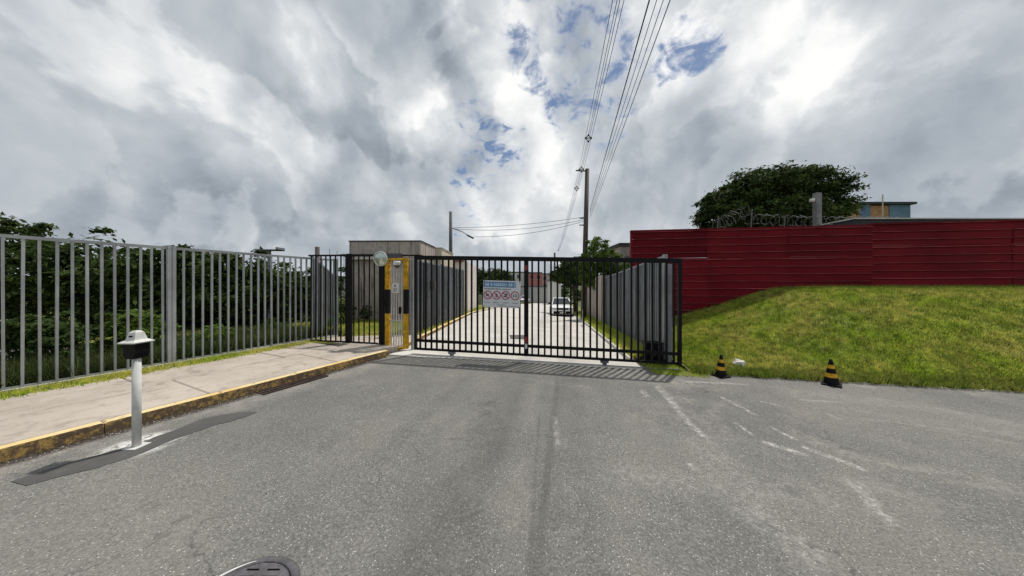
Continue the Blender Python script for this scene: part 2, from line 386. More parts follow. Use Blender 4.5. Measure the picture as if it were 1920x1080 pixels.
SOIL = concrete_mat('soil', (.11, .085, .055), (.16, .13, .09), (.05, .06, .025))
EARTH = grass_mat('rough_grass_ground', (.035, .055, .015), (.07, .10, .025), (.12, .13, .05), .05)
GRASS_BASE = grass_mat('mound_turf', (.06, .08, .014), (.15, .19, .022), (.25, .22, .06), .05)
GRASS = grass_mat('grass_blades', (.15, .25, .02), (.46, .60, .04), (.76, .68, .17), .4)
GALV = paint('grey_painted_steel', (.17, .18, .195), .5, .22, 2.0, (.10, .08, .07), .2, rnd=.75)
GALV_L = paint('light_grey_steel', (.33, .345, .35), .45, .2, 2.0, (.14, .11, .09), .25, rnd=.18)
BLACK = paint('black_painted_steel', (.004, .004, .005), .5, .3, 4, (.016, .010, .008), 0, spec=.18)
BLACKB = paint('black_plastic', (.004, .004, .005), .55, .2, 6, (.012, .01, .01), spec=.15)
YEL = paint('yellow_painted_steel', (.52, .29, .02), .6, .35, 11, (.20, .11, .03), spec=.15)
REDP = paint('red_reflector', (.26, .02, .03), .35, .15, 8)
WHITE = paint('white_paint', (.60, .60, .57), .55, .12, 9, (.33, .29, .24), spec=.25)
RED_SHEET = metal_sheet_mat('dark_red_sheet_metal', (.165, .010, .018), (.07, .012, .012), .6)
RED_SHEET.node_tree.nodes['Principled BSDF'].inputs['Specular IOR Level'].default_value = .06
RED_CREST_LIT = paint('lit_red_rib', (.27, .07, .075), .6, .5, 1.5, (.12, .02, .02), spec=.2)  # paler red for the rib crests, their highlight painted into the colour
CABLE = paint('black_cable', (.018, .018, .018), .6)
POLE_C = paint('dark_pole_concrete', (.075, .06, .05), .8, .3, 1.2, (.16, .14, .12))
POLE_L = paint('grey_pole_concrete', (.20, .20, .20), .8, .25, 1.2)
BARK = paint('bark', (.07, .055, .04), .9, .3, 6, bump=.6)
GLASS_D = paint('dark_window_glass', (.03, .035, .04), .08, .2, 2, spec=.8)
RUBBER = paint('tyre_rubber', (.012, .012, .012), .8)

# ------------------------------------------------------------ the setting
def frange(a, b, n): return [a+(b-a)*i/(n-1) for i in range(n)]
g = MB(); xs = sorted(set([-900, -400, -200, -120, -80]+frange(-60, 60, 49)+[80, 120, 200, 400, 900]))
ys = sorted(set([-900, -300, -100, -40]+frange(-20, 100, 49)+[140, 200, 300, 500, 1200]))
g.grid(xs, ys, lambda x, y: gz(x, y)-.12-(.6*clamp((-7.6-x+.45*clamp(y-5, -30, 4))/3, 0, 1) if x < -5 else 0))
tag(g.build('ground', EARTH), kind='structure')
g = MB(); g.grid(frange(-26, 26, 53), frange(-16, 5.0, 22), lambda x, y: gz(x, y))
# front strip ends just past the gate threshold
n0 = len(g.v)
xs = frange(-26, 26, 105)
for j in range(5): pass
g2 = MB(); nx = len(xs)
vs = []; fs = []
for j in range(5):
    for x in xs:
        y1 = gate_y(clamp(x, -12, 14))+.2; y = lerp(5.0, max(y1, 5.01), j/4); vs.append((x, y, gz(x, y)))
for j in range(4):
    for i in range(nx-1): a = j*nx+i; fs.append((a, a+1, a+nx+1, a+nx))
g.add(vs, fs)
tag(g.build('road', ASPH, smooth=True), kind='structure')

# concrete lane inside
RL = lambda y: lerp(-2.93, -2.75, clamp((y-7.4)/10, 0, 1))+.155*max(0, y-19)      # left edge
RR = lambda y: 2.81+.15*(y-6.54)
def y_in(s, t):    # s 0..1 across, t metres past the gate line
    return t
g = MB(); rows = [-.50, .0, .4, 1, 2, 3.5, 5, 7, 9, 12, 15, 20, 25, 30, 38, 46, 55, 63]
vs = []; fs = []; NA = 15
for t in rows:
    for i in range(NA):
        s = i/(NA-1); y0 = 7.2+t
        xl, xr = RL(y0)-(.5 if t < .2 else 0)*0, RR(y0)+.02
        x = lerp(xl, xr, s); y = gate_y(x)+t
        vs.append((x, y, gz(x, y)+.012))
for j in range(len(rows)-1):
    for i in range(NA-1): a = j*NA+i; fs.append((a, a+1, a+NA+1, a+NA))
g.add(vs, fs); tag(g.build('inner_road', CONC_ROAD, smooth=True), kind='structure')

KD = Vector((.45, 1.0)).normalized(); KN = Vector((-KD.y, KD.x))       # along the kerb, to its left
K0 = Vector((-3.02, 6.84))                                             # kerb end at the gate
def kp(s, n): return K0+KD*s+KN*n                                      # s metres along (negative = nearer), n to the left
SWH = .13
sw = empty('pavement', (K0.x, K0.y, 0), kind='structure')
kb = empty('kerb', (K0.x, K0.y, 0), kind='structure')
def slab(parent, name, s0, s1, n0, n1, top, mat, depth=.12, gap=.006, ch=.012):
    c = [kp(s0+gap, n0+gap), kp(s1-gap, n0+gap), kp(s1-gap, n1-gap), kp(s0+gap, n1-gap)]
    m_ = sum(c, Vector((0, 0)))/4; m = MB()
    lo = []; mid = []; hi = []
    for q in c:
        zz = gz(q.x, q.y)+top
        i = q+(m_-q).normalized()*ch*1.4
        lo.append((q.x, q.y, zz-depth)); mid.append((q.x, q.y, zz-ch)); hi.append((i.x, i.y, zz))
    m.add(lo+mid+hi, [(8, 9, 10, 11)]+[(i, (i+1) % 4, 4+(i+1) % 4, 4+i) for i in range(4)]+[(4+i, 4+(i+1) % 4, 8+(i+1) % 4, 8+i) for i in range(4)])
    o = m.build(name, mat, parent, loc=-Vector(parent.location)); return o
ss = [-14.0]
while ss[-1] < -.9: ss.append(ss[-1]+1.0)
ss[-1] = 0.0
for a, b in zip(ss, ss[1:]):
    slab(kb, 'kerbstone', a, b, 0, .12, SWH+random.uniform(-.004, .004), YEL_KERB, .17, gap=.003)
ws = [-14, -11.6, -9.3, -7.1, -5.0, -3.1, -1.2, 0]
for a, b in zip(ws, ws[1:]):
    slab(sw, 'slab', a, b, .125, 1.45, SWH+random.uniform(-.004, .004), CONC, .14)
    slab(sw, 'slab', a-.3, b-.3, 1.46, 2.78, SWH+random.uniform(-.004, .004), CONC, .14)
# filler at the gate end and the bit that carries on behind the railings
def poly_sheet(name, pts, dz, mat, depth=.14, parent=None, kind='structure', sub=0):
    m = MB(); n = len(pts)
    top = [(x, y, gz(x, y)+dz) for x, y in pts]; bot = [(x, y, gz(x, y)+dz-depth) for x, y in pts]
    m.add(top+bot, [tuple(range(n))]+[(i, n+i, n+(i+1) % n, (i+1) % n) for i in range(n)])
    o = m.build(name, mat, parent)
    if kind: tag(o, kind=kind)
    return o
a0 = kp(-.3, 2.78); a1 = kp(-.01, 2.78); a2 = kp(-.01, .17)
poly_sheet('pavement_end', [(a2.x, a2.y), (-2.98, 7.45), (-2.95, 9.2), (-4.1, 8.9), (-5.9, 8.35), (-5.85, 7.9), (a0.x-.06, a0.y+.1), (a1.x, a1.y)], SWH+.004, CONC)
poly_sheet('gutter_apron', [(-3.05, 6.90), (-2.2, 6.72), (-1.0, 6.66), (-1.0, 7.0), (-2.9, 7.35)], .018, CONC_PALE, .01)

# left verge inside the estate, inner kerb
g = MB(); rows = [7.6, 9.2, 12, 16, 20, 28, 40, 60]; vs = []; fs = []
cols = [0, .3, 1, 2.5, 5, 9, 16, 30]
for y in rows:
    for c in cols:
        x = RL(y)-.14-c; vs.append((x, y+.0, gz(x, y)+.105+.02*math.sin(x*3+y)))
for j in range(len(rows)-1):
    for i in range(len(cols)-1): a = j*len(cols)+i; fs.append((a, a+len(cols), a+len(cols)+1, a+1)[::-1])
g.add(vs, fs); tag(g.build('left_verge', GRASS_BASE), kind='structure')
ik = empty('inner_kerb', (-2.9, 7.6, 0), kind='structure')
y = 7.62
k_i = 0
while y < 30:
    y2 = y+1.0; m = MB()
    for (ya, yb) in ((y+.006, y2-.006),):
        c = [(RL(ya)-.13, ya), (RL(ya), ya), (RL(yb), yb), (RL(yb)-.13, yb)]
        top = [(a, b, gz(a, b)+.12) for a, b in c]; bot = [(a, b, gz(a, b)-.05) for a, b in c]
        m.add(top+bot, [(0, 1, 2, 3), (0, 4, 5, 1), (1, 5, 6, 2), (2, 6, 7, 3), (3, 7, 4, 0)])
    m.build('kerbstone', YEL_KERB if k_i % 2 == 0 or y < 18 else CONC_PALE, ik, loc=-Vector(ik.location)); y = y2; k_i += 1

# right verge inside and its edging
RFX = lambda y: 3.75+.155*(y-6.5)            # line of the right inner fence
g = MB(); vs = []; fs = []; rows = [6.75, 8, 10, 12, 15, 20, 30, 45, 60]
for y in rows:
    for c in range(5):
        x = lerp(RR(y)+.10, RFX(y)+.9, c/4); vs.append((x, y, gz(x, y)+.07+.10*c/4))
for j in range(len(rows)-1):
    for i in range(4): a = j*5+i; fs.append((a, a+1, a+6, a+5))
g.add(vs, fs); tag(g.build('right_verge', GRASS_BASE), kind='structure')
ek = empty('concrete_edging', (3, 7, 0), kind='structure'); y = 6.75
while y < 26:
    y2 = y+1.5; m = MB(); c = [(RR(y), y+.006), (RR(y)+.11, y+.006), (RR(y2)+.11, y2-.006), (RR(y2), y2-.006)]
    top = [(a, b, gz(a, b)+.10) for a, b in c]; bot = [(a, b, gz(a, b)-.05) for a, b in c]
    m.add(top+bot, [(0, 1, 2, 3), (0, 4, 5, 1), (1, 5, 6, 2), (2, 6, 7, 3), (3, 7, 4, 0)])
    m.build('edging_stone', CONC_PALE, ek, loc=-Vector(ek.location)); y = y2

# grass mound in front of the red fence
EY = lambda x: 5.98-.135*(x-3.6) if x > 3.6 else 5.98+.3*(3.6-x)
WY = lambda x: 11.6-.13*x
WX = [3.0, 4.3, 5.0, 5.8, 6.58, 7.7, 8.8, 9.5, 10.6, 13.5, 30]
WZ = [-.12, -.05, .10, .30, .55, .87, 1.28, 1.52, 1.60, 1.60, 1.6]
def mz(x, y):
    e = EY(x); w = WY(x); s = clamp((y-e)/(w-e), 0, 1.3)
    s2 = min(s, 1); b = gz(x, e)+.03
    top = float(np.interp(x, WX, WZ)); k = 1-(1-s2)**2.1
    edge = .07*clamp(s/.04, 0, 1)
    bump = .05*math.sin(x*1.9+y*1.3)*math.sin(y*1.7-x*.6)*min(1, s*3)
    return b+edge+(top-b-edge)*k+bump*(1-s2)
g = MB(); xs = frange(3.78, 26, 90); nx = len(xs); vs = []; fs = []; NS = 40
for j in range(NS):
    for x in xs:
        e, w = EY(x), WY(x)+.6; y = lerp(e, w, j/(NS-1)); xx = x
        if x < 5.4: xx = max(x, RFX(y)+.03) if x < RFX(y)+.03 else x
        vs.append((xx, y, mz(xx, y)))
for j in range(NS-1):
    for i in range(nx-1): a = j*nx+i; fs.append((a, a+1, a+nx+1, a+nx))
g.add(vs, fs)
skirt = len(g.v)
tag(g.build('grass_mound', GRASS_BASE, smooth=True), kind='structure')
# pale broken edging of the asphalt by the mound
re = empty('road_edging', (4, 5.9, 0), kind='structure')
x = 3.9
while x < 20:
    L = random.uniform(.7, 1.3); x2 = x+L
    if random.random() < .72:
        w = random.uniform(.05, .10); m = MB()
        c = [(x, EY(x)-w), (x2, EY(x2)-w-random.uniform(-.02, .02)), (x2, EY(x2)+.03), (x, EY(x)+.03)]
        top = [(a, b, gz(a, b)+.018) for a, b in c]; bot = [(a, b, gz(a, b)-.02) for a, b in c]
        m.add(top+bot, [(0, 1, 2, 3), (0, 4, 5, 1), (1, 5, 6, 2), (2, 6, 7, 3), (3, 7, 4, 0)])
        m.build('edging_stone', CONC_PALE, re, loc=-Vector(re.location))
    x = x2+random.uniform(.02, .15)

# ---- grass
def blades(name, pts, hmin, hmax, w, mat, lean=.5, label='', parent=None):
    n = len(pts); P = np.array(pts, dtype=np.float64)
    a = RNG.uniform(0, 2*np.pi, n); h = RNG.uniform(hmin, hmax, n)
    ln = RNG.uniform(0, lean, n)*h; b = RNG.uniform(0, 2*np.pi, n)
    dx = np.cos(a)*w/2; dy = np.sin(a)*w/2; Vv = np.empty((n, 3, 3))
    Vv[:, 0] = P-np.stack([dx, dy, 0*dx+.01], 1); Vv[:, 1] = P+np.stack([dx, dy, 0*dx-.01], 1)
    Vv[:, 2] = P+np.stack([np.cos(b)*ln, np.sin(b)*ln, h], 1)
    o = link(name, fast_mesh(name, Vv.reshape(-1, 3), 3, mat)); tag(o, label, 'grass', kind='stuff'); return o
GRASS_T = grass_mat('tuft_blades', (.07, .12, .015), (.16, .25, .02), (.40, .40, .10), .4)
tufts = []
pts = []
while len(pts) < 190000:
    x = 3.85+(random.random()**1.35)*14; e, w = EY(x), WY(x); y = e-.02+(w-e)*random.random()**1.15
    if x < RFX(y)+.1: continue
    dens = .55+.45*math.sin(x*2.3+1.1*math.sin(y*2))*math.sin(y*2.9+x)
    if random.random() > dens+.30: continue
    pts.append((x, y, mz(x, y)))
for _ in range(5200):      # rank tufts
    x = 3.9+(random.random()**1.2)*13; e, w = EY(x), WY(x); y = e+(w-e)*random.random()
    if _ < 1500: y = e+random.uniform(-.10, .12)
    if x < RFX(y)+.1: continue
    for k in range(14): a, b = x+random.gauss(0, .035), y+random.gauss(0, .035); tufts.append((a, b, mz(a, b)))
blades('grass_tufts', tufts, .06, .15, .014, GRASS_T, .8, 'taller darker grass tufts scattered over the mound and along its ragged edge')
blades('grass', pts, .03, .085, .016, GRASS, .9, 'short yellow-green grass covering the mound below the red sheet fence')
pts = []
for _ in range(26000):
    y = 6.8+random.random()**1.6*22; x = random.uniform(RR(y)+.06, RFX(y)+.5); pts.append((x, y, gz(x, y)+.1))
blades('grass', pts, .05, .17, .02, GRASS, .9, 'rough grass strip between the concrete lane and the grey palisade on the right')
pts = []
for _ in range(42000):
    y = 7.9+random.random()**1.4*16; x = RL(y)-.2-random.random()*6.5
    if y < 9.25 and x > -5.9+.0*(y): 
        if random.random() < .93: continue
    pts.append((x, y, gz(x, y)+.1))
blades('grass', pts, .04, .15, .02, GRASS, .9, 'rough grass behind the black railings and in front of the guardhouse')
pts = []
for _ in range(16000):
    s = random.uniform(-14, 0.2); n = 2.72+abs(random.gauss(0, .16)); q = kp(s, n); pts.append((q.x, q.y, gz(q.x, q.y)+SWH-.02))
for _ in range(9000):
    c = random.choice([-2.2, -4.4, -6.5, -1.0, -3.4]); s = c+random.gauss(0, .35); n = 2.55+random.gauss(0, .10); q = kp(s, n); pts.append((q.x, q.y, gz(q.x, q.y)+SWH-.01))
blades('grass', pts, .02, .09, .016, GRASS, .9, 'weedy grass line along the foot of the grey street railing')
pts = []
for _ in range(2600):
    x = random.uniform(3.0, 4.0); y = gate_y(x)-random.uniform(-.2, .75); pts.append((x, y, gz(x, y)))
blades('grass', pts, .02, .07, .016, GRASS, .9, 'sparse weeds round the foot of the sliding gate motor')

# dark sheet over the asphalt beside the post, drawn out to the left
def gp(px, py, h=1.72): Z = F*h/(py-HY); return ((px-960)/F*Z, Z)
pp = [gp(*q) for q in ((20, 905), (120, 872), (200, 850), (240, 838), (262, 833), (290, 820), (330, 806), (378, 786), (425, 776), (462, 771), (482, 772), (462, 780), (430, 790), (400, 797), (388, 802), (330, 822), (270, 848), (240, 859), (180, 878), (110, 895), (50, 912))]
poly_sheet('dark_patch', pp[::-1], .005, ASPH_DARK, .004)
poly_sheet('road_patch', [(-.05, 9.6), (.55, 9.6), (.5, 10.6), (-.1, 10.5)], .018, ASPH_DARK, .004)

# ------------------------------------------------------------ railings
def copy_bar(proto, parent, loc, rz=0, name=None):
    o = proto.copy(); COL.objects.link(o); o.parent = parent; o.location = loc; o.rotation_euler = (0, 0, rz); return o
def bar_mesh(h, w, d, mat, name='bar'):
    m = MB(); m.box(-w/2, -d/2, 0, w/2, d/2, h); return m.mesh(name, mat)
def railing(name, label, a, b, h0, h1, spacing, mat, bw=.04, bd=.05, posts=(), rail_h=.05, low_rail=None, base=0.0, group=None, postw=.11, cat='fence', postmat=None, zf=None, jitter=.0):
    """fence from a to b (x,y); bars perpendicular, posts at distances along"""
    a = Vector(a); b = Vector(b); L = (b-a).length; d = (b-a)/L; rz = math.atan2(d.y, d.x)
    zf = zf or (lambda x, y: gz(x, y)+base)
    z0 = zf(*a); z1 = zf(*b)
    r = empty(name, (a.x, a.y, z0), rz, label=label, cat=cat, group=group)
    sl = (z1-z0)/L
    hh = lambda s: lerp(h0, h1, s/L)
    m = MB(); m.bar((0, 0, h0-rail_h/2), (L, 0, h1+z1-z0-rail_h/2), .045, rail_h); m.build('top_rail', mat, r)
    if low_rail is not None:
        m = MB(); m.bar((0, 0, low_rail), (L, 0, low_rail+z1-z0), .03, .035); m.build('bottom_rail', mat, r)
    me = bar_mesh(1.0, bw, bd, mat)
    n = int(L/spacing); used = [p for p in posts]
    for i in range(n+1):
        s = i*spacing+spacing*.4
        if s > L-.02 or any(abs(s-p) < postw*.6+.02 for p in used): continue
        lo = -.02 if low_rail is None else low_rail
        o = link('bar', me, None, r, (s, random.uniform(-jitter, jitter), sl*s+lo)); o.scale = (1, 1, hh(s)-rail_h-lo); o.rotation_euler = (random.gauss(0, .0016), random.gauss(0, .0022), random.gauss(0, .04))
    for p in posts:
        m = MB(); hp = hh(p)+.02
        m.box(-postw/2, -.04, -.1, -.012, .04, hp); m.box(.012, -.04, -.1, postw/2, .04, hp); m.box(-.013, -.03, -.1, .013, .02, hp-.01)
        m.build('post', postmat or mat, r, loc=(p, 0, sl*p))
    return r
fa = kp(-13.5, 2.86); fb = kp(0.62, 2.86)
# street railing on the left
LF = (fb-fa).length
railing('street_railing', 'long grey steel railing with upright bars on the far side of the pavement', fa, fb, 2.24, 2.36, .136, GALV_L,
        .026, .042, posts=(1.6, 5.2, LF-3.05-.3, LF-.05), low_rail=.06, zf=lambda x, y: gz(x, y)+SWH)
m = MB(); q0 = kp(-13.5, 2.86); q1 = kp(.6, 2.86)
m.bar((q0.x, q0.y, gz(*q0)+SWH+.01), (q1.x, q1.y, gz(*q1)+SWH+.01), .12, .07)
tag(m.build('railing_footing', CONC_PALE), 'low pale concrete strip under the grey street railing', 'footing')
cx, cy = -5.74, gate_y(-5.74)
railing('estate_railing', 'grey railing running away behind the black railings, weeds along its foot', (cx+.03, cy+.15), (-8.0, 12.6), 2.42, 2.1, .13, GALV,
        .035, .06, posts=(2.2,), low_rail=.06, base=.1)
g = MB(); vs = []; fs = []; SS = frange(-16, 2.2, 24); NN = [2.93, 3.3, 4, 5.5, 8, 12, 20]
for s_ in SS:
    for n_ in NN: q = kp(s_, n_); vs.append((q.x, q.y, gz(q.x, q.y)+SWH-.05-.06*(n_-2.93)))
for i in range(len(SS)-1):
    for k in range(len(NN)-1): a = i*len(NN)+k; fs.append((a, a+1, a+len(NN)+1, a+len(NN))[::-1])
g.add(vs, fs); tag(g.build('overgrown_bank', SOIL), kind='structure')
pts_bank = []
for _ in range(60000):
    q = kp(random.uniform(-14, .9), 2.95+random.random()**1.5*3.5); pts_bank.append((q.x, q.y, gz(q.x, q.y)+SWH-.1))
# black railings in line with the gate
def gl(x): return (x, gate_y(x))
def black_section(x0, x1, label, lowr):
    return railing('black_railing', label, gl(x0), gl(x1), 2.44, 2.44, .155, BLACK, .026, .026, low_rail=.05, rail_h=.045, zf=lambda x, y: gz(x, y)+SWH-.03)
black_section(cx+.05, -4.52, 'black railing section between the grey corner post and the thick black post', 0)
black_section(-4.38, -3.60, 'short black railing section between two thick black posts beside the yellow door', 0)
def post(name, label, x, y, w, h, mat, z=None, d=None, cat='post'):
    d = d or w; m = MB(); m.bevbox(-w/2, -d/2, -.1, w/2, d/2, h, .004); z = gz(x, y) if z is None else z
    o = m.build(name, mat, None, loc=(x, y, z), rot=(0, 0, math.atan2(-.15, 1))); tag(o, label, cat); return o
post('fence_post', 'thick black post between the two black railing sections', -4.45, gate_y(-4.45), .11, 2.56, BLACK)
post('fence_post', 'thick black post touching the left side of the yellow and black door', -3.47, gate_y(-3.47), .14, 2.40, BLACK)
post('gate_post', 'narrow pale grey post between the yellow door and the sliding gate', -2.66, gate_y(-2.66)+.12, .07, 2.45, GALV_L)

# inner fences of upright steel slats
railing('slat_fence', 'tall grey slat fence left of the inner road, behind the sliding gate', (-3.32, 9.0), (-2.93, 16.8), 2.50, 2.72, .15, GALV, .05, .075, posts=(3.4,), base=.12, rail_h=.06, jitter=.022)
railing('slat_fence', 'tall grey slat fence right of the inner road, running back from the gate motor', (3.62, gate_y(3.62)+.14), (RFX(15.9), 15.9), 2.42, 2.55, .135, GALV, .045, .07, posts=(.06,), base=.16, rail_h=.05, postmat=GALV_L, jitter=.022)

# ------------------------------------------------------------ sliding gate
GX0, GX1 = -2.565, 3.87
GK = .955
sc3 = lambda x, y, z: Vector((x*GK, y*GK, CZ+(z-CZ)*GK))
GA = sc3(GX0, gate_y(GX0), -.005); GB = sc3(GX1, gate_y(GX1), -.130)
GL = (Vector((GB.x, GB.y))-Vector((GA.x, GA.y))).length; GRZ = math.atan2(GB.y-GA.y, GB.x-GA.x)
gate = empty('sliding_gate', GA, GRZ, label='wide black sliding gate of upright bars closed across the road', cat='gate')
gs = (GB.z-GA.z)/GL
H0, H1 = 2.475*GK, 2.43*GK
zb = lambda s: gs*s
zt = lambda s: gs*s+lerp(H0, H1, s/GL)
m = MB(); m.bar((0, 0, zt(0)-.05), (GL, 0, zt(GL)-.05), .06, .10); m.build('top_rail', BLACK, gate)
m = MB(); m.bar((0, 0, .025), (GL, 0, zb(GL)+.025), .06, .05); m.build('bottom_rail', BLACK, gate)
m = MB(); m.bar((0, 0, .235), (GL, 0, zb(GL)+.235), .05, .065); m.build('middle_rail', BLACK, gate)
for s, w in ((.03, .06), (GL-.03, .07)):
    m = MB(); m.box(-w/2, -.035, .0, w/2, .035, zt(s)-zb(s)+.002); m.build('end_stile', BLACK, gate, loc=(s, 0, zb(s)))
s = 2.92*GK+.03
m = MB(); m.box(-.05, -.04, .0, .05, .045, zt(s)-zb(s)-.01); m.build('centre_stile', BLACK, gate, loc=(s, 0, zb(s)))
rf = MB(); rf.box(-.03, -.046, 2.02, .03, -.041, 2.14); rf.box(-.03, -.046, .32, .03, -.041, .46); rr_ = rf.build('red_tape', REDP, gate, loc=(s, 0, zb(s)))
rf = MB(); rf.box(-.028, -.046, .18, .028, -.0415, .298); rf.build('white_tape', WHITE, gate, loc=(s, 0, zb(s)))
me = bar_mesh(1.0, .042, .03, BLACK); nb = 41
for i in range(1, nb+1):
    s = i*GL/(nb+1)+random.uniform(-.004, .004)
    if abs(s-(2.92*GK+.03)) < .07: continue
    o = link('bar', me, None, gate, (s, 0, zb(s)+.05)); o.scale = (1, 1, zt(s)-zb(s)-.15); o.rotation_euler = (0, random.gauss(0, .0012), 0)
for s in (.98, 4.6):
    m = MB(); m.tube([(s, -.025, zb(s)-.055), (s, .025, zb(s)-.055)], .055, 18)
    m.box(s-.09, -.034, zb(s)-.05, s+.09, .034, zb(s)+.0); m.build('wheel', GALV, gate)
m = MB()
a = GA-Vector((.3, -.045, .03)); 
p0 = Vector((GA.x-.1, GA.y+.015, gz(GA.x, GA.y)+.010)); p1 = Vector((GB.x+.2, GB.y-.03, gz(GB.x, GB.y)+.010))
m.bar(p0, p1, .04, .02); tag(m.build('gate_track', GALV), 'flat steel track on the ground under the sliding gate', 'track')
# guide post just right of the gate + motor
mo = empty('gate_motor', (3.36, gate_y(3.36)+.22, gz(3.3, 6.5)), GRZ, label='black motor box standing low behind the right end of the sliding gate', cat='motor')
m = MB(); m.bevbox(-.19, -.13, .12, .19, .13, .48, .03); m.build('housing', BLACKB, mo)
m = MB(); m.bevbox(-.21, -.15, .475, .21, .15, .50, .008); m.build('cover', BLACKB, mo)
m = MB(); m.bevbox(-.25, -.18, -.06, .25, .18, .12, .01); m.build('plinth', BLACKB, mo)
m = MB(); m.lathe([(.0, -.02), (.05, -.02), (.05, .0), (.0, .0)], 16); m.build('gear', GALV, mo, loc=(0, -.16, .26), rot=(R(90), 0, 0))
cb_ = post('gate_catch_post', 'thick dark steel channel post behind the gate beside the motor', 3.66, gate_y(3.66)+.12, .12, 2.36, GALV)

# ------------------------------------------------------------ door
dx0, dx1 = -3.365, -2.745
door = empty('pedestrian_door', (dx0, gate_y(dx0)-.02, gz(dx0, 7.3)-.01), GRZ, label='narrow barred door framed in yellow and black bands left of the sliding gate', cat='door')
DW = (dx1-dx0)*1.011; DH = 2.44
for x in (0, DW):
    sgn = 1 if x == 0 else -1
    m = MB()
    for (z0, z1, mi) in ((.06, .98, 0), (.98, 1.62, 1), (1.62, DH-.04, 0)):
        m.cur = mi; m.box(min(x, x+sgn*.105), -.05, z0, max(x, x+sgn*.105), .05, z1)
    m.build('frame_post', [YEL, BLACK], door)
m = MB(); m.box(.106, -.04, .04, DW-.106, .04, .09); m.build('threshold_bar', YEL, door)
m = MB(); m.box(-.01, -.055, DH-.045, DW+.01, .055, DH+.01); m.build('head_bar', YEL, door)
LB = paint('pale_steel', (.42, .40, .38), .4, .2, 6, (.2, .12, .08))
for x in (.155, .225, .295, .37, .44, .495):
    m = MB(); m.box(-.011, -.012, .09, .011, .012, DH-.045); m.build('bar', LB, door, loc=(x, 0, 0))
for z in (.78, 2.1):
    m = MB(); m.box(.107, -.015, z, DW-.107, .015, z+.025); m.build('cross_bar', LB, door)
m = MB(); m.bevbox(.40, -.07, .98, .46, -.02, 1.16, .008); m.build('lock', BLACKB, door)
for z in (.45, 1.2, 2.0):
    m = MB(); m.tube([(-.02, -.05, z), (-.02, -.05, z+.12)], .016, 8); m.build('hinge', BLACKB, door)
# things fixed to the door
def on_door(x, z): 
    c, s = math.cos(GRZ), math.sin(GRZ); L_ = door.location; return Vector((L_.x+x*c, L_.y+x*s, L_.z+z))
nb_ = MB(); nb_.box(-.09, -.008, -.13, .09, 0, .13); no = nb_.build('notice_sheet', WHITE, None, loc=on_door(.29, 1.66)+Vector((0, -.035, 0)), rot=(0, 0, GRZ))
tag(no, 'small white paper notice with a dark mark tied to the door bars', 'notice')
INK = paint('dark_ink', (.05, .05, .07), .7); 
q = MB(); q.box(-.03, -.011, .03, .01, -.0085, .08)
for k in range(4): q.box(-.06, -.011, -.02-k*.025, .05-.02*(k % 2), -.0085, -.012-k*.025)
q.build('print', INK, no)
cm = empty('security_camera', on_door(.36, 2.26)+Vector((0, -.10, 0)), GRZ, label='small white security camera with a dark lens under the door head', cat='camera')
m = MB(); m.lathe([(0, .10), (.09, .10), (.10, .06), (.10, .0), (.085, -.01)], 20); m.build('housing', WHITE, cm, smooth=True)
m = MB(); m.lathe([(.08, 0), (.075, -.035), (.05, -.065), (.0, -.08)], 20); m.build('dome', GLASS_D, cm, smooth=True)
m = MB(); m.bar((0, 0, .06), (0, .12, .10), .03, .03); m.build('bracket', WHITE, cm)
# round mirror
mir = empty('convex_mirror', (-3.47, gate_y(-3.47)-.10, 2.39), GRZ, label='round pale mirror disc on top of the black post left of the door', cat='mirror')
MIRM = MT('mirror_face', .22, .75, .5); MIRM.color((.50, .56, .50)); MIRM = MIRM.m
m = MB(); m.lathe([(0, .05), (.06, .045), (.12, .03), (.18, .0)], 28); m.build('mirror_face', MIRM, mir, smooth=True, rot=(R(98), 0, 0), loc=(0, -.02, 0))
m = MB(); m.lathe([(.18, -.012), (.197, -.008), (.197, .014), (.178, .014)], 28); m.build('rim', WHITE, mir, smooth=True, rot=(R(98), 0, 0), loc=(0, -.02, 0))
m = MB(); m.bar((0, .0, 0), (0, .12, -.08), .03, .03); m.build('bracket', GALV, mir)

# ------------------------------------------------------------ sign on the gate
SGN = empty('gate_sign', at(940.5, 551.5, gate_y(-.25)*GK-.06), GRZ, label='white rectangular rules sign with blue header and four red ring symbols hung on the gate', cat='sign')
SGN.rotation_euler = (0, R(1.6), GRZ)
SW_, SH_ = .90, .64
signw = paint('sign_white', (.60, .62, .64), .4, .06, 3, (.42, .40, .38)); signb = paint('sign_blue', (.11, .22, .38), .4, .1, 6)
signr = paint('sign_red', (.42, .045, .06), .5, .1, 6); signt = paint('sign_text', (.12, .14, .17), .5); lt = paint('sign_pale_text', (.42, .56, .68), .5)
m = MB(); m.box(-SW_/2, -.004, -SH_/2, SW_/2, .004, SH_/2); m.build('board', signw, SGN)
m = MB(); m.box(-SW_/2+.01, -.0065, SH_/2-.16, SW_/2-.11, -.0045, SH_/2-.03); m.build('blue_header', signb, SGN)
m = MB(); x = -SW_/2+.05
rs = random.Random(5)
while x < SW_/2-.20:
    w = rs.uniform(.025, .045); m.box(x, -.009, SH_/2-.13, x+w, -.007, SH_/2-.065); x += w+(.012 if rs.random() < .8 else .04)
m.box(SW_/2-.145, -.009, SH_/2-.15, SW_/2-.125, -.007, SH_/2-.045)
m.build('header_lettering', lt, SGN)
m = MB()
for (z, x0, x1, hh_) in ((SH_/2-.215, -.42, -.02, .026), (SH_/2-.215, .0, .22, .018), (-.21, -.42, -.28, .012), (-.21, -.2, -.07, .014), (-.21, .03, .17, .014), (-.21, .27, .4, .014), (-.255, -.1, .1, .01), (-.29, -.05, .38, .009)):
    x = x0
    while x < x1: w = rs.uniform(.012, .03); m.box(x, -.009, z, min(x+w, x1), -.0045, z+hh_); x += w+.01
m.build('lettering', signt, SGN)
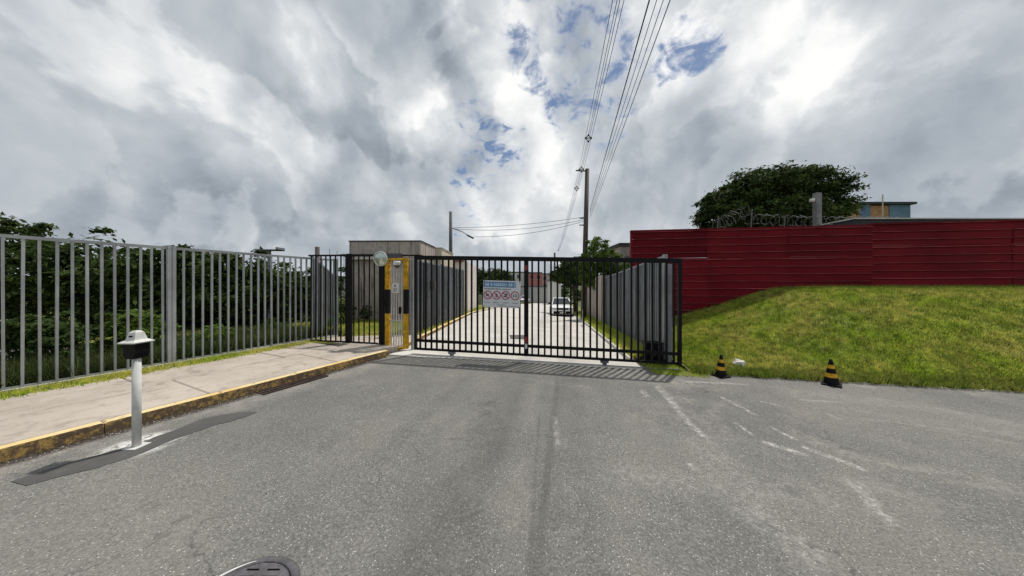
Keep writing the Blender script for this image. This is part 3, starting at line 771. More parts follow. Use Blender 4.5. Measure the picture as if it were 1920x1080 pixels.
for k, cx_ in enumerate((-.335, -.12, .10, .325)):
    m = MB(); R0, R1 = .083, .105; n = 28
    vs = []; fs = []
    for i in range(n):
        a = 2*math.pi*i/n
        for r_ in (R0, R1): vs.append((r_*math.cos(a), -.008, r_*math.sin(a)))
    for i in range(n): j = (i+1) % n; fs.append((2*i, 2*i+1, 2*j+1, 2*j))
    m.add(vs, fs)
    if k < 3: m.bar((-.058, -.0085, .058), (.058, -.0085, -.058), .001, .02)
    m.build('ring', signr if k < 3 else signr, SGN, loc=(cx_, 0, -.03))
    m = MB()
    if k == 0: m.box(-.05, -.0065, -.03, .03, -.0045, .03)
    elif k == 1: m.box(-.03, -.0065, -.05, .03, -.0045, .04)
    elif k == 2: m.box(-.05, -.0065, -.045, .02, -.0045, -.005); m.box(-.01, -.0065, .0, .05, -.0045, .05)
    else: m.box(-.05, -.0065, -.035, -.02, -.0045, .035); m.box(-.005, -.0065, -.035, .045, -.0045, -.02); m.box(-.005, -.0065, .02, .045, -.0045, .035); m.box(.02, -.0065, -.02, .045, -.0045, .02)
    m.build('pictogram', signt, SGN, loc=(cx_, 0, -.03))
for sx in (-1, 1):
    for sz in (-1, 1):
        m = MB(); m.box(-.012, -.012, -.012, .012, -.0045, .012); m.build('fixing', GALV, SGN, loc=(sx*.425, 0, sz*.30))

# ------------------------------------------------------------ intercom post
ip = (-3.99, 2.965); izz = gz(*ip)
it = empty('intercom_post', (*ip, izz), label='white post with a hooded black box on top, standing at the left kerb', cat='intercom post')
m = MB(); m.tube([(0, 0, 0), (0, 0, .98)], .033, 16); m.build('post', WHITE, it, smooth=True)
m = MB(); m.bevbox(-.07, -.07, 0, .07, .07, .010, .003); m.build('base_plate', WHITE, it)
m = MB()
prof = [(-.062, 1.105), (.062, 1.105), (.062, 1.0), (.045, .945), (-.045, .945), (-.062, 1.0)]
for y0 in (0,):
    n = len(prof); m.add([(x, -.06, z) for x, z in prof]+[(x, .06, z) for x, z in prof], [tuple(range(n)), tuple(range(n, 2*n))[::-1]]+[(i, n+i, n+(i+1) % n, (i+1) % n) for i in range(n)])
m.build('box', BLACKB, it)
hs = [(.082, .085, 1.105), (.086, .089, 1.116), (.050, .052, 1.142), (.036, .036, 1.215), (.020, .020, 1.235)]
vs = []
for a_, b_, z_ in hs: vs += [(-a_, -b_, z_), (a_, -b_, z_), (a_, b_, z_), (-a_, b_, z_)]
fs = [(3, 2, 1, 0), (16, 17, 18, 19)]+[(4*i+k, 4*i+(k+1) % 4, 4*i+4+(k+1) % 4, 4*i+4+k) for i in range(4) for k in range(4)]
m.add(vs, fs) if False else None
m = MB(); m.add(vs, fs); m.build('hood', WHITE, it)
m = MB(); m.box(-.016, -.050, 1.170, .016, -.040, 1.186); m.build('slot', BLACKB, it)

# ------------------------------------------------------------ traffic cones
def cone(x, y, label, tilt, rz, s=1.0):
    c = empty('traffic_cone', (x, y, gz(x, y)+.004), rz, label=label, cat='traffic cone', group='black and yellow cones at the edge of the mound')
    c.rotation_euler = (R(tilt), 0, rz); c.scale = (s, s, s)
    m = MB(); n = 8; pr = []
    m.bevbox(-.135, -.135, 0, .135, .135, .03, .008); m.build('base', BLACKB, c)
    zs = [(.03, .105), (.14, .082)]
    bands = ((.03, .155, .112, .090, BLACKB), (.155, .235, .090, .074, YEL), (.235, .325, .074, .056, BLACKB), (.325, .395, .056, .042, YEL), (.395, .50, .042, .022, BLACKB))
    for i, (z0, z1, r0, r1, mt) in enumerate(bands):
        m = MB(); pf = [(r0, z0), (r1, z1)]
        if i == 4: pf += [(.0, z1+.004)]
        m.lathe(pf, 20); m.build('band', mt, c, smooth=True)
    return c
def gpt(px, py):
    Z = 5.5
    for _ in range(20):
        X = (px-960)/F*Z; Z = F*(CZ-gz(X, Z))/(py-HY)
    return (px-960)/F*Z, Z
x, y = gpt(1351, 706); cone(x, y, 'black and yellow banded cone nearer the gate, dark neck scuffed', 2, .3, .9)
x, y = gpt(1559, 722); cone(x, y, 'black and yellow banded cone farther right along the grass edge', -1, .7, .98)
# pale rubble lump between them
def rock(px, py, r, label, mat, k, on_mound=True, seed=1):
    rr = random.Random(seed)
    bm = bmesh.new(); bmesh.ops.create_icosphere(bm, subdivisions=2, radius=r)
    for v in bm.verts: v.co *= rr.uniform(.65, 1.2); v.co.z *= k
    me = bpy.data.meshes.new('stone'); bm.to_mesh(me); bm.free(); me.materials.append(mat)
    x, y = gpt(px, py); z = gz(x, y)
    if y > EY(x): z = mz(x, y)
    o = link('stone', me, None, None, (x, y, z+r*k*.75)); tag(o, label, 'stone'); return o
rock(1386, 698, .11, 'white stone with a grey cap lying in the grass right of the first cone', CONC_PALE, .95, seed=3)
rock(1603, 716, .035, 'small white pebble on the road edge right of the second cone', WHITE, .7, seed=5)
rock(1335, 702, .025, 'tiny white pebble just left of the first cone', WHITE, .7, seed=8)

# gutter grate and loose grit
gq = kp(-2.12, -.13); ge = empty('gutter_grate', (gq.x, gq.y, gz(gq.x, gq.y)), math.atan2(KD.y, KD.x), label='dark rusty drain grate lying against the kerb before the gate', cat='drain grate')
RUSTY = paint('rusty_iron', (.055, .035, .028), .8, .35, 12, (.12, .08, .06), .3)
m = MB(); m.box(-.48, -.10, .002, .48, .10, .0055); m.build('pit', paint('drain_dark', (.004, .004, .004), .9), ge)
m = MB(); m.box(-.50, -.12, -.02, .50, -.10, .016); m.box(-.50, .10, -.02, .50, .12, .016); m.box(-.50, -.0995, -.02, -.475, .0995, .016); m.box(.475, -.0995, -.02, .50, .0995, .016); m.build('frame', RUSTY, ge)
gm = MB(); gm.box(-.011, -.099, .006, .011, .099, .0145); gme = gm.mesh('bar', RUSTY)
for k in range(19): link('bar', gme, None, ge, (-.44+k*.049, 0, 0))
GRIT = concrete_mat('grit', (.40, .37, .32), (.52, .49, .44), (.10, .085, .07), stain_k=1)
def grit(name, pts, r0, r1, label):
    n = len(pts); P = np.array(pts); r = RNG.uniform(r0, r1, n)[:, None]; a = RNG.uniform(0, 6.28, n)
    c = [P+np.stack([np.cos(a+k*2.094), np.sin(a+k*2.094), 0*a], 1)*r*RNG.uniform(.7, 1.2, (n, 1)) for k in range(3)]; t = P+np.array([0, 0, 1.0])*r*.9
    Vv = np.stack([c[0], c[1], t, c[1], c[2], t, c[2], c[0], t], 1).reshape(-1, 3)
    o = link(name, fast_mesh(name, Vv, 3, GRIT)); tag(o, label, 'grit', kind='stuff')
pts = []
for _ in range(2600): q = kp(random.uniform(-12, 0), -abs(random.gauss(0, .14))-.005); pts.append((q.x, q.y, gz(q.x, q.y)))
for _ in range(3500): x = random.uniform(3.5, 15); y = EY(x)-abs(random.gauss(0, .18)); pts.append((x, y, gz(x, y)))
for _ in range(2500): x, y = random.uniform(-6, 9), random.uniform(.6, 6); pts.append((x, y, gz(x, y)))
for _ in range(500): x = random.uniform(-2.5, 3.2); y = gate_y(x)-random.uniform(.3, .8); pts.append((x, y, gz(x, y)+.012 if y > gate_y(x)-.5 else gz(x, y)))
grit('grit', pts, .002, .009, 'loose grit and tiny stones on the asphalt, thickest along the kerb and grass edge')
SOILD = paint('gutter_dirt', (.06, .045, .03), .95)
pts = []
for _ in range(5200): q = kp(random.uniform(-12, -.1), -abs(random.gauss(0, .045))-.004); pts.append((q.x, q.y, gz(q.x, q.y)))
GRIT = SOILD; grit('gutter_dirt', pts, .004, .014, 'dark damp dirt and leaf litter packed in the gutter below the kerb')

# ------------------------------------------------------------ manhole
mx_, my_ = -1.535, 1.50; mzz = gz(mx_, my_)
mh = empty('manhole_cover', (mx_, my_, mzz), 0, label='round slotted iron manhole cover in the asphalt at the bottom edge', cat='manhole cover')
IRON = paint('worn_iron', (.105, .10, .105), .55, .3, 14, (.20, .19, .18), .2, .3)
m = MB(); m.lathe([(.272, -.02), (.272, .009), (.278, .013), (.305, .013), (.318, .002), (.318, -.02)], 72); m.build('frame', IRON, mh, smooth=True)
m = MB(); m.lathe([(0, .0055), (.265, .0055)], 48); m.build('pit', paint('pit_dark', (.004, .004, .004), .9), mh)
m = MB(); cs = .006; nn = int(.27/cs)
def slot(x, y):
    row = round(y/.0445); 
    if abs(row) > 5 or abs(y-row*.0445) > (.010 if abs(row) < 5 else .005): return False
    if abs(x) < .022: return False
    lim = .255*math.sqrt(max(0, 1-(row*.0445/.262)**2))-.035
    if abs(x) > max(lim, .03): return False
    return not (.120 < abs(x) < .142)
for i in range(-nn, nn):
    for j in range(-nn, nn):
        x, y = (i+.5)*cs, (j+.5)*cs
        if x*x+y*y > .266**2 or slot(x, y): continue
        m.add([(x-cs/2, y-cs/2, .011), (x+cs/2, y-cs/2, .011), (x+cs/2, y+cs/2, .011), (x-cs/2, y+cs/2, .011)], [(0, 1, 2, 3)])
m.build('cover', IRON, mh)
vs = []; fs = []
for i in range(17):
    a = R(108+i*4.6); w = .006*math.sin(math.pi*i/16)+.002
    for r_ in (.286-w, .286+w): vs.append((r_*math.cos(a), r_*math.sin(a), .0155))
for i in range(16): fs.append((2*i, 2*i+1, 2*i+3, 2*i+2))
m = MB(); m.add(vs, fs); m.build('pale_arc', WHITE, mh)  # thin pale arc along the far left of the frame

# ------------------------------------------------------------ red sheet fence
rx0, rx1 = 4.73, 24.0
rd = Vector((1, -.13)).normalized(); rrz = math.atan2(-.13, 1)
RW = empty('red_sheet_fence', (rx0, WY(rx0), 0), rrz, label='long dark red fence of horizontal ribbed metal sheets above the grass mound', cat='fence')
RLn = (rx1-rx0)*1.0084
pitch = .275
def sheet(x0, x1, z0, z1, off, name='corrugated_sheet', lift=0.0):
    m = MB(); prof = []; z = z0
    while z < z1-.01:
        for dz, dy in ((0, 0), (.170, 0), (.192, -.044), (.206, -.046), (.225, 0)):
            if z+dz <= z1: prof.append((z+dz, dy))
        z += pitch
    prof.append((z1, 0))
    n = len(prof); segs = max(2, int((x1-x0)/.8)); vs = []; fs = []
    rr = random.Random(int(x0*100+z0*10)); ph = rr.uniform(0, 6)
    for i in range(segs+1):
        x = lerp(x0, x1, i/segs)
        for (zz, dy) in prof: vs.append((x, off+dy+.012*math.sin(x*1.7+ph)+.008*math.sin(zz*5+ph+x), zz+lift*(x-x0)+.006*math.sin(x*1.1+ph)))
    for i in range(segs):
        for k in range(n-1): a = i*n+k; fs.append((a, a+n, a+n+1, a+1))
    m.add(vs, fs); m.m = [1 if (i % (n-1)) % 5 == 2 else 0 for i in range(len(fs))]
    m.build(name, [RED_SHEET, RED_CREST_LIT], RW)
seam = 8.05*1.0084+.0
cx0 = [0, 2.75, 5.5, 8.12]
rows_z = [(-.3, .80), (.80, 1.62+.015), (1.63, 2.73), (2.73, 3.80)]
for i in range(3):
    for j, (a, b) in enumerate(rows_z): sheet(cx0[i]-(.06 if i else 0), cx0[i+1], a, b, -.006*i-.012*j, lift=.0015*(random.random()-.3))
xx = 8.12; i = 3
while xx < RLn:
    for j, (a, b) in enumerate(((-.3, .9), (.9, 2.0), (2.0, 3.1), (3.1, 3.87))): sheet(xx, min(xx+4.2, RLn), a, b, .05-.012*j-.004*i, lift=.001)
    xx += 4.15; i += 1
m = MB(); m.box(-.07, -.075, 3.735, 8.10, .06, 3.835); m.build('top_flashing', RED_SHEET, RW)
m = MB(); m.box(-.06, -.06, -.3, .0, .08, 3.75); m.build('corner_trim', RED_SHEET, RW)
m = MB(); m.box(8.10, -.05, 3.83, RLn, .10, 3.885); m.build('top_flashing', RED_SHEET, RW)
for x in frange(.3, RLn-.3, 7):
    m = MB(); m.box(x-.04, .09, -.3, x+.04, .17, 3.6); m.build('support_post', GALV, RW)

# plain grey wall behind, with razor wire coils on top
def wall(name, label, a, b, z0, z1, th, mat, cat='wall', z1b=None):
    a = Vector(a); b = Vector(b); L = (b-a).length; r = math.atan2(b.y-a.y, b.x-a.x)
    m = MB(); z1b = z1 if z1b is None else z1b
    m.add([(0, -th/2, z0), (L, -th/2, z0), (L, th/2, z0), (0, th/2, z0), (0, -th/2, z1), (L, -th/2, z1b), (L, th/2, z1b), (0, th/2, z1)], [(0, 3, 2, 1), (4, 5, 6, 7), (0, 1, 5, 4), (1, 2, 6, 5), (2, 3, 7, 6), (3, 0, 4, 7)])
    o = m.build(name, mat, None, loc=(a.x, a.y, 0), rot=(0, 0, r)); tag(o, label, cat); return o
PLAS = concrete_mat('weathered_render', (.40, .35, .31), (.50, .43, .385), (.17, .13, .11), stain_k=.75, streak=.8)
PLAS_P = concrete_mat('cream_render', (.55, .49, .38), (.66, .60, .48), (.30, .25, .19), stain_k=.5, streak=.35)
PLAS_W = concrete_mat('pale_render', (.62, .56, .52), (.72, .66, .62), (.35, .30, .27), stain_k=.5)
DARKROOF = paint('dark_roof', (.04, .042, .045), .8)
def coil(name, label, a, b, r, turns, mat):
    a = Vector(a); b = Vector(b); d = b-a; n = int(turns*9); pts = []
    for i in range(n+1):
        t = i/n; an = 2*math.pi*turns*t; j = 1+.18*math.sin(i*2.7)
        p = a+d*t+Vector((.10*math.cos(an*.5), r*j*math.cos(an), r*j*math.sin(an))); pts.append(p)
    m = MB(); m.tube(pts, .008, 4, cap=False)
    for i in range(0, n, 2):
        p = pts[i]; m.box(p.x-.03, p.y-.006, p.z-.006, p.x+.03, p.y+.006, p.z+.006)
    o = m.build(name, mat); tag(o, label, 'razor wire'); return o
WIRE = paint('razor_wire', (.13, .13, .13), .6, .3, 8, metal=.2)
yw = 13.0
pA = at(1335, 432, yw); pB = at(1600, 425, yw); wz = 4.05
wall('back_wall', 'dark grey wall top showing above the red fence below the big tree', (pA.x, yw), (24, yw-1.6), -.5, 4.0, .2, concrete_mat('grey_block', (.16, .15, .14), (.22, .21, .19)))
coil('razor_wire_coil', 'razor wire coil sagging in front of the left half of the big tree crown', at(1340, 425, yw), at(1400, 395, yw), .28, 9, WIRE)
coil('razor_wire_coil', 'razor wire coil between the tall clump and the lamp post under the tree', at(1400, 410, yw), at(1530, 416, yw), .24, 16, WIRE)
coil('razor_wire_coil', 'razor wire coil right of the lamp post running to the dark roof', at(1535, 414, yw), at(1690, 415, yw), .2, 18, WIRE)
coil('razor_wire_coil', 'tangled razor wire beside the left end of the red fence', at(1163, 474, 17), at(1186, 466, 17), .25, 6, WIRE)
for px in (1345, 1408, 1470, 1600, 1660):
    a = at(px, 432, yw+.1); b = at(px+2, 392 if px == 1408 else 405, yw+.1)
    m = MB(); m.tube([a, b], .025, 6); tag(m.build('wire_bracket', WIRE), {1345: 'leftmost razor wire bracket, at the left edge of the big tree', 1408: 'tall razor wire bracket at the highest clump of coils', 1470: 'razor wire bracket left of the grey lamp post', 1600: 'razor wire bracket at the left end of the dark shed roof', 1660: 'rightmost razor wire bracket in front of the brick building'}[px], 'bracket', 'brackets of the razor wire')
# roof strip at right
m = MB(); a = at(1590, 413, 12.4); m.box(a.x, 12.2, 3.5, 24, 14, a.z); ro = m.build('low_roof_shed', DARKROOF); tag(ro, 'low dark roofed shed behind the right part of the red fence', 'shed')
m = MB(); m.box(a.x-.05, 12.14, a.z, 24, 14.05, a.z+.05); m.build('roof_edge', WHITE, ro)
# post with lamp in front of the tree
a = at(1532, 430, 13.6); b = at(1531, 362, 13.6)
lp = empty('lamp_post', (a.x, a.y, a.z-1.0), label='grey concrete post with a small white lamp in front of the big tree', cat='lamp post')
m = MB(); m.bevbox(-.13, -.10, 0, .13, .10, b.z-a.z+1.0, .01); m.build('post', POLE_L, lp)
m = MB(); m.lathe([(0, -.07), (.09, -.05), (.11, 0), (.09, .08), (0, .10)], 14); m.build('lamp', WHITE, lp, smooth=True, loc=(-.26, -.02, b.z-a.z+.62))
m = MB(); m.bar((-.24, -.02, b.z-a.z+.62), (0, 0, b.z-a.z+.60), .04, .04); m.build('arm', POLE_L, lp)
# brick and blue building
BRK = paint('brown_brick', (.42, .23, .11), .85, .3, 3, (.16, .12, .10)); BLU = paint('blue_cladding', (.10, .19, .27), .6, .2, 2)
Zb = 26
a = at(1612, 412, Zb); b = at(1705, 378, Zb)
bb = empty('brick_building', (a.x, Zb, 0), label='brown brick upper storey between blue strips at the far right behind the fence', cat='building')
m = MB(); m.box(0, 0, -1, b.x-a.x, 6, b.z-.35); m.build('wall', BRK, bb)
for (u0, u1) in ((0.0, .9), (b.x-a.x-1.9, b.x-a.x)):
    m = MB(); m.box(u0-.02, -.06, 3, u1+.02, -.002, b.z-.30); m.build('blue_panel', BLU, bb)
m = MB(); m.box(-.15, -.3, b.z-.3, b.x-a.x+.3, 6.2, b.z-.1); m.build('roof', DARKROOF, bb)
for k in range(3):
    m = MB(); m.box(1.1+k*.75, -.03, 6.3, 1.5+k*.75, -.002, 6.95); m.build('window', GLASS_D, bb)
for k in range(2):
    for zz in (6.1, 7.1):
        m = MB(); m.box(.92, -.05, zz, b.x-a.x-1.92, -.002, zz+.07); m.build('band', PLAS_P, bb)
        break
c = at(1655, 365, Zb-.5)
m = MB(); m.tube([(c.x, Zb-.5, 3), (c.x, Zb-.5, c.z)], .045, 6); tag(m.build('antenna_mast', PLAS_P), 'thin pale mast rising in front of the brick building', 'antenna')

# ------------------------------------------------------------ foliage
def leaf_mat(name, a, b, light, tr=.3):
    m = MT(name, .75, 0, .12).world(); n = m.noise(1.1, 4, .6); n2 = m.noise(9, 3, .7)
    c = m.mix(m.mr(n, .3, .7), a, b); c = m.mix(m.mr(n2, .5, .75, 0, .7), c, light); m.color(c)
    t = m.N.new('ShaderNodeBsdfTranslucent'); m.L.new(c, t.inputs[0]); mx = m.N.new('ShaderNodeMixShader'); mx.inputs[0].default_value = tr
    m.L.new(m.b.outputs[0], mx.inputs[1]); m.L.new(t.outputs[0], mx.inputs[2]); m.L.new(mx.outputs[0], m.N['Material Output'].inputs[0]); return m.m
LEAF_D = leaf_mat('dark_leaves', (.024, .042, .012), (.055, .085, .018), (.17, .21, .05))
LEAF_M = leaf_mat('mid_leaves', (.03, .055, .015), (.055, .09, .02), (.10, .15, .035))
LEAF_B = leaf_mat('bright_leaves', (.07, .12, .02), (.11, .18, .03), (.19, .26, .06), .4)
def crown(blobs, n, ls, seed=0, flat=0.0):
    rg = np.random.default_rng(seed); C = np.array([b[0] for b in blobs], float); Rr = np.array([b[1] for b in blobs], float)
    wt = (Rr[:, 0]*Rr[:, 2]); wt /= wt.sum(); idx = rg.choice(len(blobs), n, p=wt)
    d = rg.normal(size=(n, 3)); d /= np.linalg.norm(d, axis=1)[:, None]
    rad = 1-np.abs(rg.normal(0, .25, n)); rad = np.clip(rad, .1, 1.05)
    # lumpy surface: twig clumps
    nc = max(24, n//110); cl = rg.normal(size=(nc, 3)); cl /= np.linalg.norm(cl, axis=1)[:, None]
    near = rg.integers(0, nc, n); d2 = cl[near]+rg.normal(0, .16, (n, 3)); d2 /= np.linalg.norm(d2, axis=1)[:, None]
    rc = 1+rg.uniform(-.22, .16, nc); use = rg.random(n) < .80; sc_ = np.where(use, 1.0, 0)
    cidx = rg.choice(len(blobs), nc, p=wt); idx = np.where(use, cidx[near], idx)
    off = rg.normal(0, 1, (n, 3)); off *= (rg.uniform(.06, .17, nc)[near])[:, None]; off[:, 2] *= .7
    d2 = cl[near]; d = np.where(use[:, None], d2*rc[near][:, None]+off, d*rad[:, None]); P = C[idx]+d*Rr[idx]
    d = d/np.maximum(np.linalg.norm(d, axis=1)[:, None], .05)
    nrm = d+rg.normal(0, .55, (n, 3)); nrm[:, 2] += .35; nrm /= np.linalg.norm(nrm, axis=1)[:, None]
    t = np.cross(nrm, rg.normal(size=(n, 3))); t /= np.linalg.norm(t, axis=1)[:, None]; b = np.cross(nrm, t)
    s = ls*rg.uniform(.6, 1.3, n)[:, None]
    Vv = np.empty((n, 4, 3)); Vv[:, 0] = P-t*s; Vv[:, 1] = P-b*s*.45+nrm*s*.12; Vv[:, 2] = P+t*s; Vv[:, 3] = P+b*s*.45+nrm*s*.12
    return Vv.reshape(-1, 3)
def tree(name, label, base, blobs, n, ls, mat, trunk_r=.15, cat='tree', group=None, seed=0, limbs=True):
    base = Vector(base); t = empty(name, base, label=label, cat=cat, group=group)
    rel = [((c[0]-base.x, c[1]-base.y, c[2]-base.z), r) for c, r in blobs]
    link('crown', fast_mesh('crown', crown(rel, n, ls, seed), 4, mat), None, t)
    m = MB(); cz = min(c[2]-r[2]*.3 for c, r in rel); cxm = sum(c[0] for c, r in rel)/len(rel); cym = sum(c[1] for c, r in rel)/len(rel)
    fork = Vector((cxm*.4, cym*.4, max(.15, cz*.75)))
    m.tube([(0, 0, -.1), (fork.x*.4, fork.y*.3, fork.z*.5), fork], trunk_r, 10, trunk_r*.7)
    if limbs:
        for c, r in rel[:9]:
            c = Vector(c); mid = fork.lerp(c, .5)+Vector((0, 0, .1*r[2])); m.tube([fork, mid, c], trunk_r*.5, 6, trunk_r*.12)
    m.build('trunk', BARK, t, smooth=True); return t
def B(px, py, Y, rpx, rpy, ry=None):      # crown lobe, radii given as seen from the street
    p = at(px, py, Y); k = Y/F; return ((p.x, p.y, p.z), (rpx*k, (ry if ry else rpx*k), rpy*k))
# big tree behind the red fence
YT = 17
bl = [B(1340, 395, YT, 48, 30), B(1330, 375, YT, 36, 26), B(1375, 360, YT, 48, 36, 2), B(1420, 345, YT, 46, 32, 2), B(1470, 340, YT, 46, 28, 2), B(1520, 350, YT, 46, 32, 2), B(1535, 362, YT, 34, 32, 2),
      B(1545, 388, YT, 24, 24), B(1450, 385, YT+.5, 80, 42, 2.4), B(1400, 400, YT, 70, 34, 2), B(1510, 395, YT, 70, 34, 2), B(1312, 392, YT, 22, 14), B(1455, 325, YT, 24, 13), B(1535, 326, YT, 22, 12), B(1310, 365, YT, 14, 10), B(1385, 335, YT, 16, 10), B(1420, 322, YT, 12, 9)]
b0 = at(1440, 500, YT)
tree('broad_tree', 'broad dark tree with a flat domed crown behind the red fence', (b0.x, YT, -.5), [((at(1448, 400, YT).x+(c[0]-at(1448, 400, YT).x)*.84, c[1], c[2]-.22), (r[0]*.80, r[1], r[2]*.86)) for c, r in bl], 64000, .11, LEAF_D, .32, seed=3)
# right shrub trees behind the slat fence
tree('bright_tree', 'bright green young tree beside the tall pole behind the right slat fence', (at(1120, 560, 19.5).x, 19.5, -.5),
     [B(1120, 478, 19.5, 26, 22), B(1100, 500, 19.5, 18, 26), B(1140, 492, 19.5, 22, 20), B(1118, 458, 19.5, 16, 12), B(1160, 505, 19.5, 18, 16), B(1125, 525, 19.5, 30, 20)], 14000, .10, LEAF_B, .09, seed=4)
tree('dark_tree', 'dark dense tree overhanging the inner road behind the white car', (at(1078, 560, 27).x, 27, -1.2),
     [B(1068, 508, 27, 26, 18), B(1052, 518, 27, 18, 14), B(1085, 502, 26, 18, 18), B(1075, 525, 27, 22, 10), B(1094, 520, 25, 14, 18)], 24000, .13, LEAF_D, .16, seed=5)
# dome tree left of the lane
tree('round_tree', 'dark round-topped tree at the left of the inner road behind the rules sign', (at(922, 580, 36).x, 36, gz(-2, 36)),
     [B(925, 530, 36, 34, 24), B(905, 540, 36, 22, 26), B(948, 535, 36, 20, 22), B(920, 555, 36, 34, 20), B(900, 560, 35, 16, 14)], 22000, .17, LEAF_D, .2, seed=6)
tree('far_tree', 'dull olive tree at the left edge of the lane behind the slat fence end', (at(888, 580, 30).x, 30, gz(-4, 30)),
     [B(888, 545, 30, 12, 18), B(884, 565, 30, 12, 12)], 1800, .14, LEAF_M, .1, seed=7)
# thick growth behind the street railing
tr_specs = [  # px, top py, Y, half width px, leaf mat, n, label
    (-60, 380, 11.0, 120, LEAF_D, 9000, 'dark tree beyond the railing outside the left edge'),
    (130, 425, 10.5, 110, LEAF_D, 9000, 'tall dark tree beyond the near end of the street railing'),
    (290, 452, 10.5, 75, LEAF_D, 9000, 'dark leafy tree behind the railing left of its double post'),
    (400, 462, 11.0, 75, LEAF_D, 9000, 'dark leafy tree behind the railing just right of its double post'),
    (492, 472, 11.5, 60, LEAF_D, 8000, 'dark leafy tree behind the right half of the street railing'),
    (550, 505, 12.5, 34, LEAF_D, 4500, 'lower dark tree behind the grey corner post'),
    (610, 530, 17.5, 34, LEAF_D, 3600, 'dark bushy tree seen through the black railings'),
    (668, 556, 11.8, 0, LEAF_M, 0, '')]
for k, (px, top, Y, hw, mt, n, lab) in enumerate(tr_specs):
    if n == 0: continue
    rr = random.Random(k+20); bls = []
    bot = 680 if Y < 12 else 625
    for j in range(7):
        yy = lerp(top+46, bot, j/6); 
        for sx in (-1, 0, 1):
            bls.append(B(px+sx*hw*.5+rr.uniform(-10, 10), yy+rr.uniform(-8, 8), Y+rr.uniform(-.4, .8), hw*rr.uniform(.45, .62), rr.uniform(26, 36), 1.0))
    tree('roadside_tree', lab, (at(px, 600, Y).x, Y, -1.0), bls, n*2, .12, mt, .12, seed=30+k, group=None, limbs=False)
# brighter shrubs close behind the railing
sh = [(250, 640, 6.4, 60, 70, 5200, 'bright green shrub behind the railing at the intercom post'), (325, 660, 6.6, 36, 46, 3000, 'leafy green shrub behind the railing left of its double post'),
      (395, 640, 7.4, 24, 44, 1800, 'thin light green shrub just right of the double post'), (455, 640, 8.3, 30, 24, 1500, 'low green weeds bush behind the railing middle'),
      (520, 622, 9.6, 26, 26, 1500, 'low mottled bush behind the right end of the street railing'), (90, 640, 5.6, 90, 80, 5200, 'green shrub beyond the railing outside the left edge'),
      (645, 582, 11.8, 22, 34, 2000, 'spindly green shrub behind the black railings left of the guardhouse'), (690, 585, 12.6, 9, 14, 700, 'small dark bush in front of the guardhouse wall')]
for k, (px, py, Y, rx, ry, n, lab) in enumerate(sh):
    rr = random.Random(k+60)
    bls = [B(px+rr.uniform(-.4, .4)*rx, py+rr.uniform(-.5, .5)*ry, Y+rr.uniform(-.15, .3), rx*rr.uniform(.4, .6), ry*rr.uniform(.35, .55), .4) for _ in range(6)]
    tree('shrub', lab, (at(px, 640, Y).x, Y, gz(-6, Y)-.2), bls, n, .055, LEAF_B if k in (0, 2) else LEAF_M, .03, 'shrub', seed=70+k)
WEED = grass_mat('tall_weeds', (.025, .045, .012), (.06, .09, .02), (.13, .15, .05), .3)
blades('tall_weeds', pts_bank, .08, .42, .03, WEED, .8, 'tall mixed weeds growing thickly behind the grey street railing')
# flowery weeds along the estate railing
for k in range(5):
    px = 570+k*16; Y = 8.4+k*.75; py = 632-k*7
    rr = random.Random(k+90); bls = [B(px+rr.uniform(-6, 6), py-6+rr.uniform(-5, 5), Y, 9, 8, .2) for _ in range(3)]
    tree('weed_clump', ['nearest', 'second nearest', 'middle', 'second farthest', 'farthest'][k]+' pale weed clump at the foot of the grey railing behind the black one', (at(px, py, Y).x, Y, gz(-6, Y)+.1), bls, 420, .03, LEAF_B, .01, 'weed', 'weed clumps along the estate railing', seed=90+k)

# ------------------------------------------------------------ guardhouse
gb = empty('guardhouse', (at(655, 600, 13.4).x, 13.4, gz(-6, 13.4)), math.atan2(-.02, 1), label='flat roofed weathered guardhouse with streaked parapet behind the black railings', cat='building')
GW = 3.45; GD = 2.3; GH = CZ+82/F*13.4-gb.location.z
m = MB(); m.box(0.05, 0.05, -.3, GW-.05, GD-.05, GH-.72); m.build('wall', PLAS, gb)
m = MB(); m.box(0, 0, GH-.655, GW, GD, GH-.03); m.build('parapet', PLAS, gb)
m = MB(); m.box(-.03, -.03, GH-.029, GW+.03, GD+.03, GH+.02); m.build('coping', DARKROOF, gb)
m = MB(); m.box(-.22, -.35, GH-.755, 1.75, .04, GH-.665); m.build('canopy', DARKROOF, gb)
m = MB(); m.box(0, -.30, GH-.90, 1.7, .03, GH-.77); m.build('fascia', PLAS_W, gb)
m = MB(); m.box(1.8, -.02, GH-1.05, 2.55, .048, GH-.60); m.build('vent_opening', GLASS_D, gb)
m = MB(); m.box(GW-.049, .3, .9, GW-.02, 1.4, 2.0); w_ = m.build('window', GLASS_D, gb)
m = MB(); m.box(GW-.03, .22, .82, GW-.005, 1.48, .90); m.box(GW-.03, .22, 2.0, GW-.005, 1.48, 2.06); m.build('frame', PLAS_W, w_)
m = MB(); m.box(2.5, -.0, -.3, 2.56, .049, GH-1.1); m.build('drain_pipe', PLAS_P, gb)
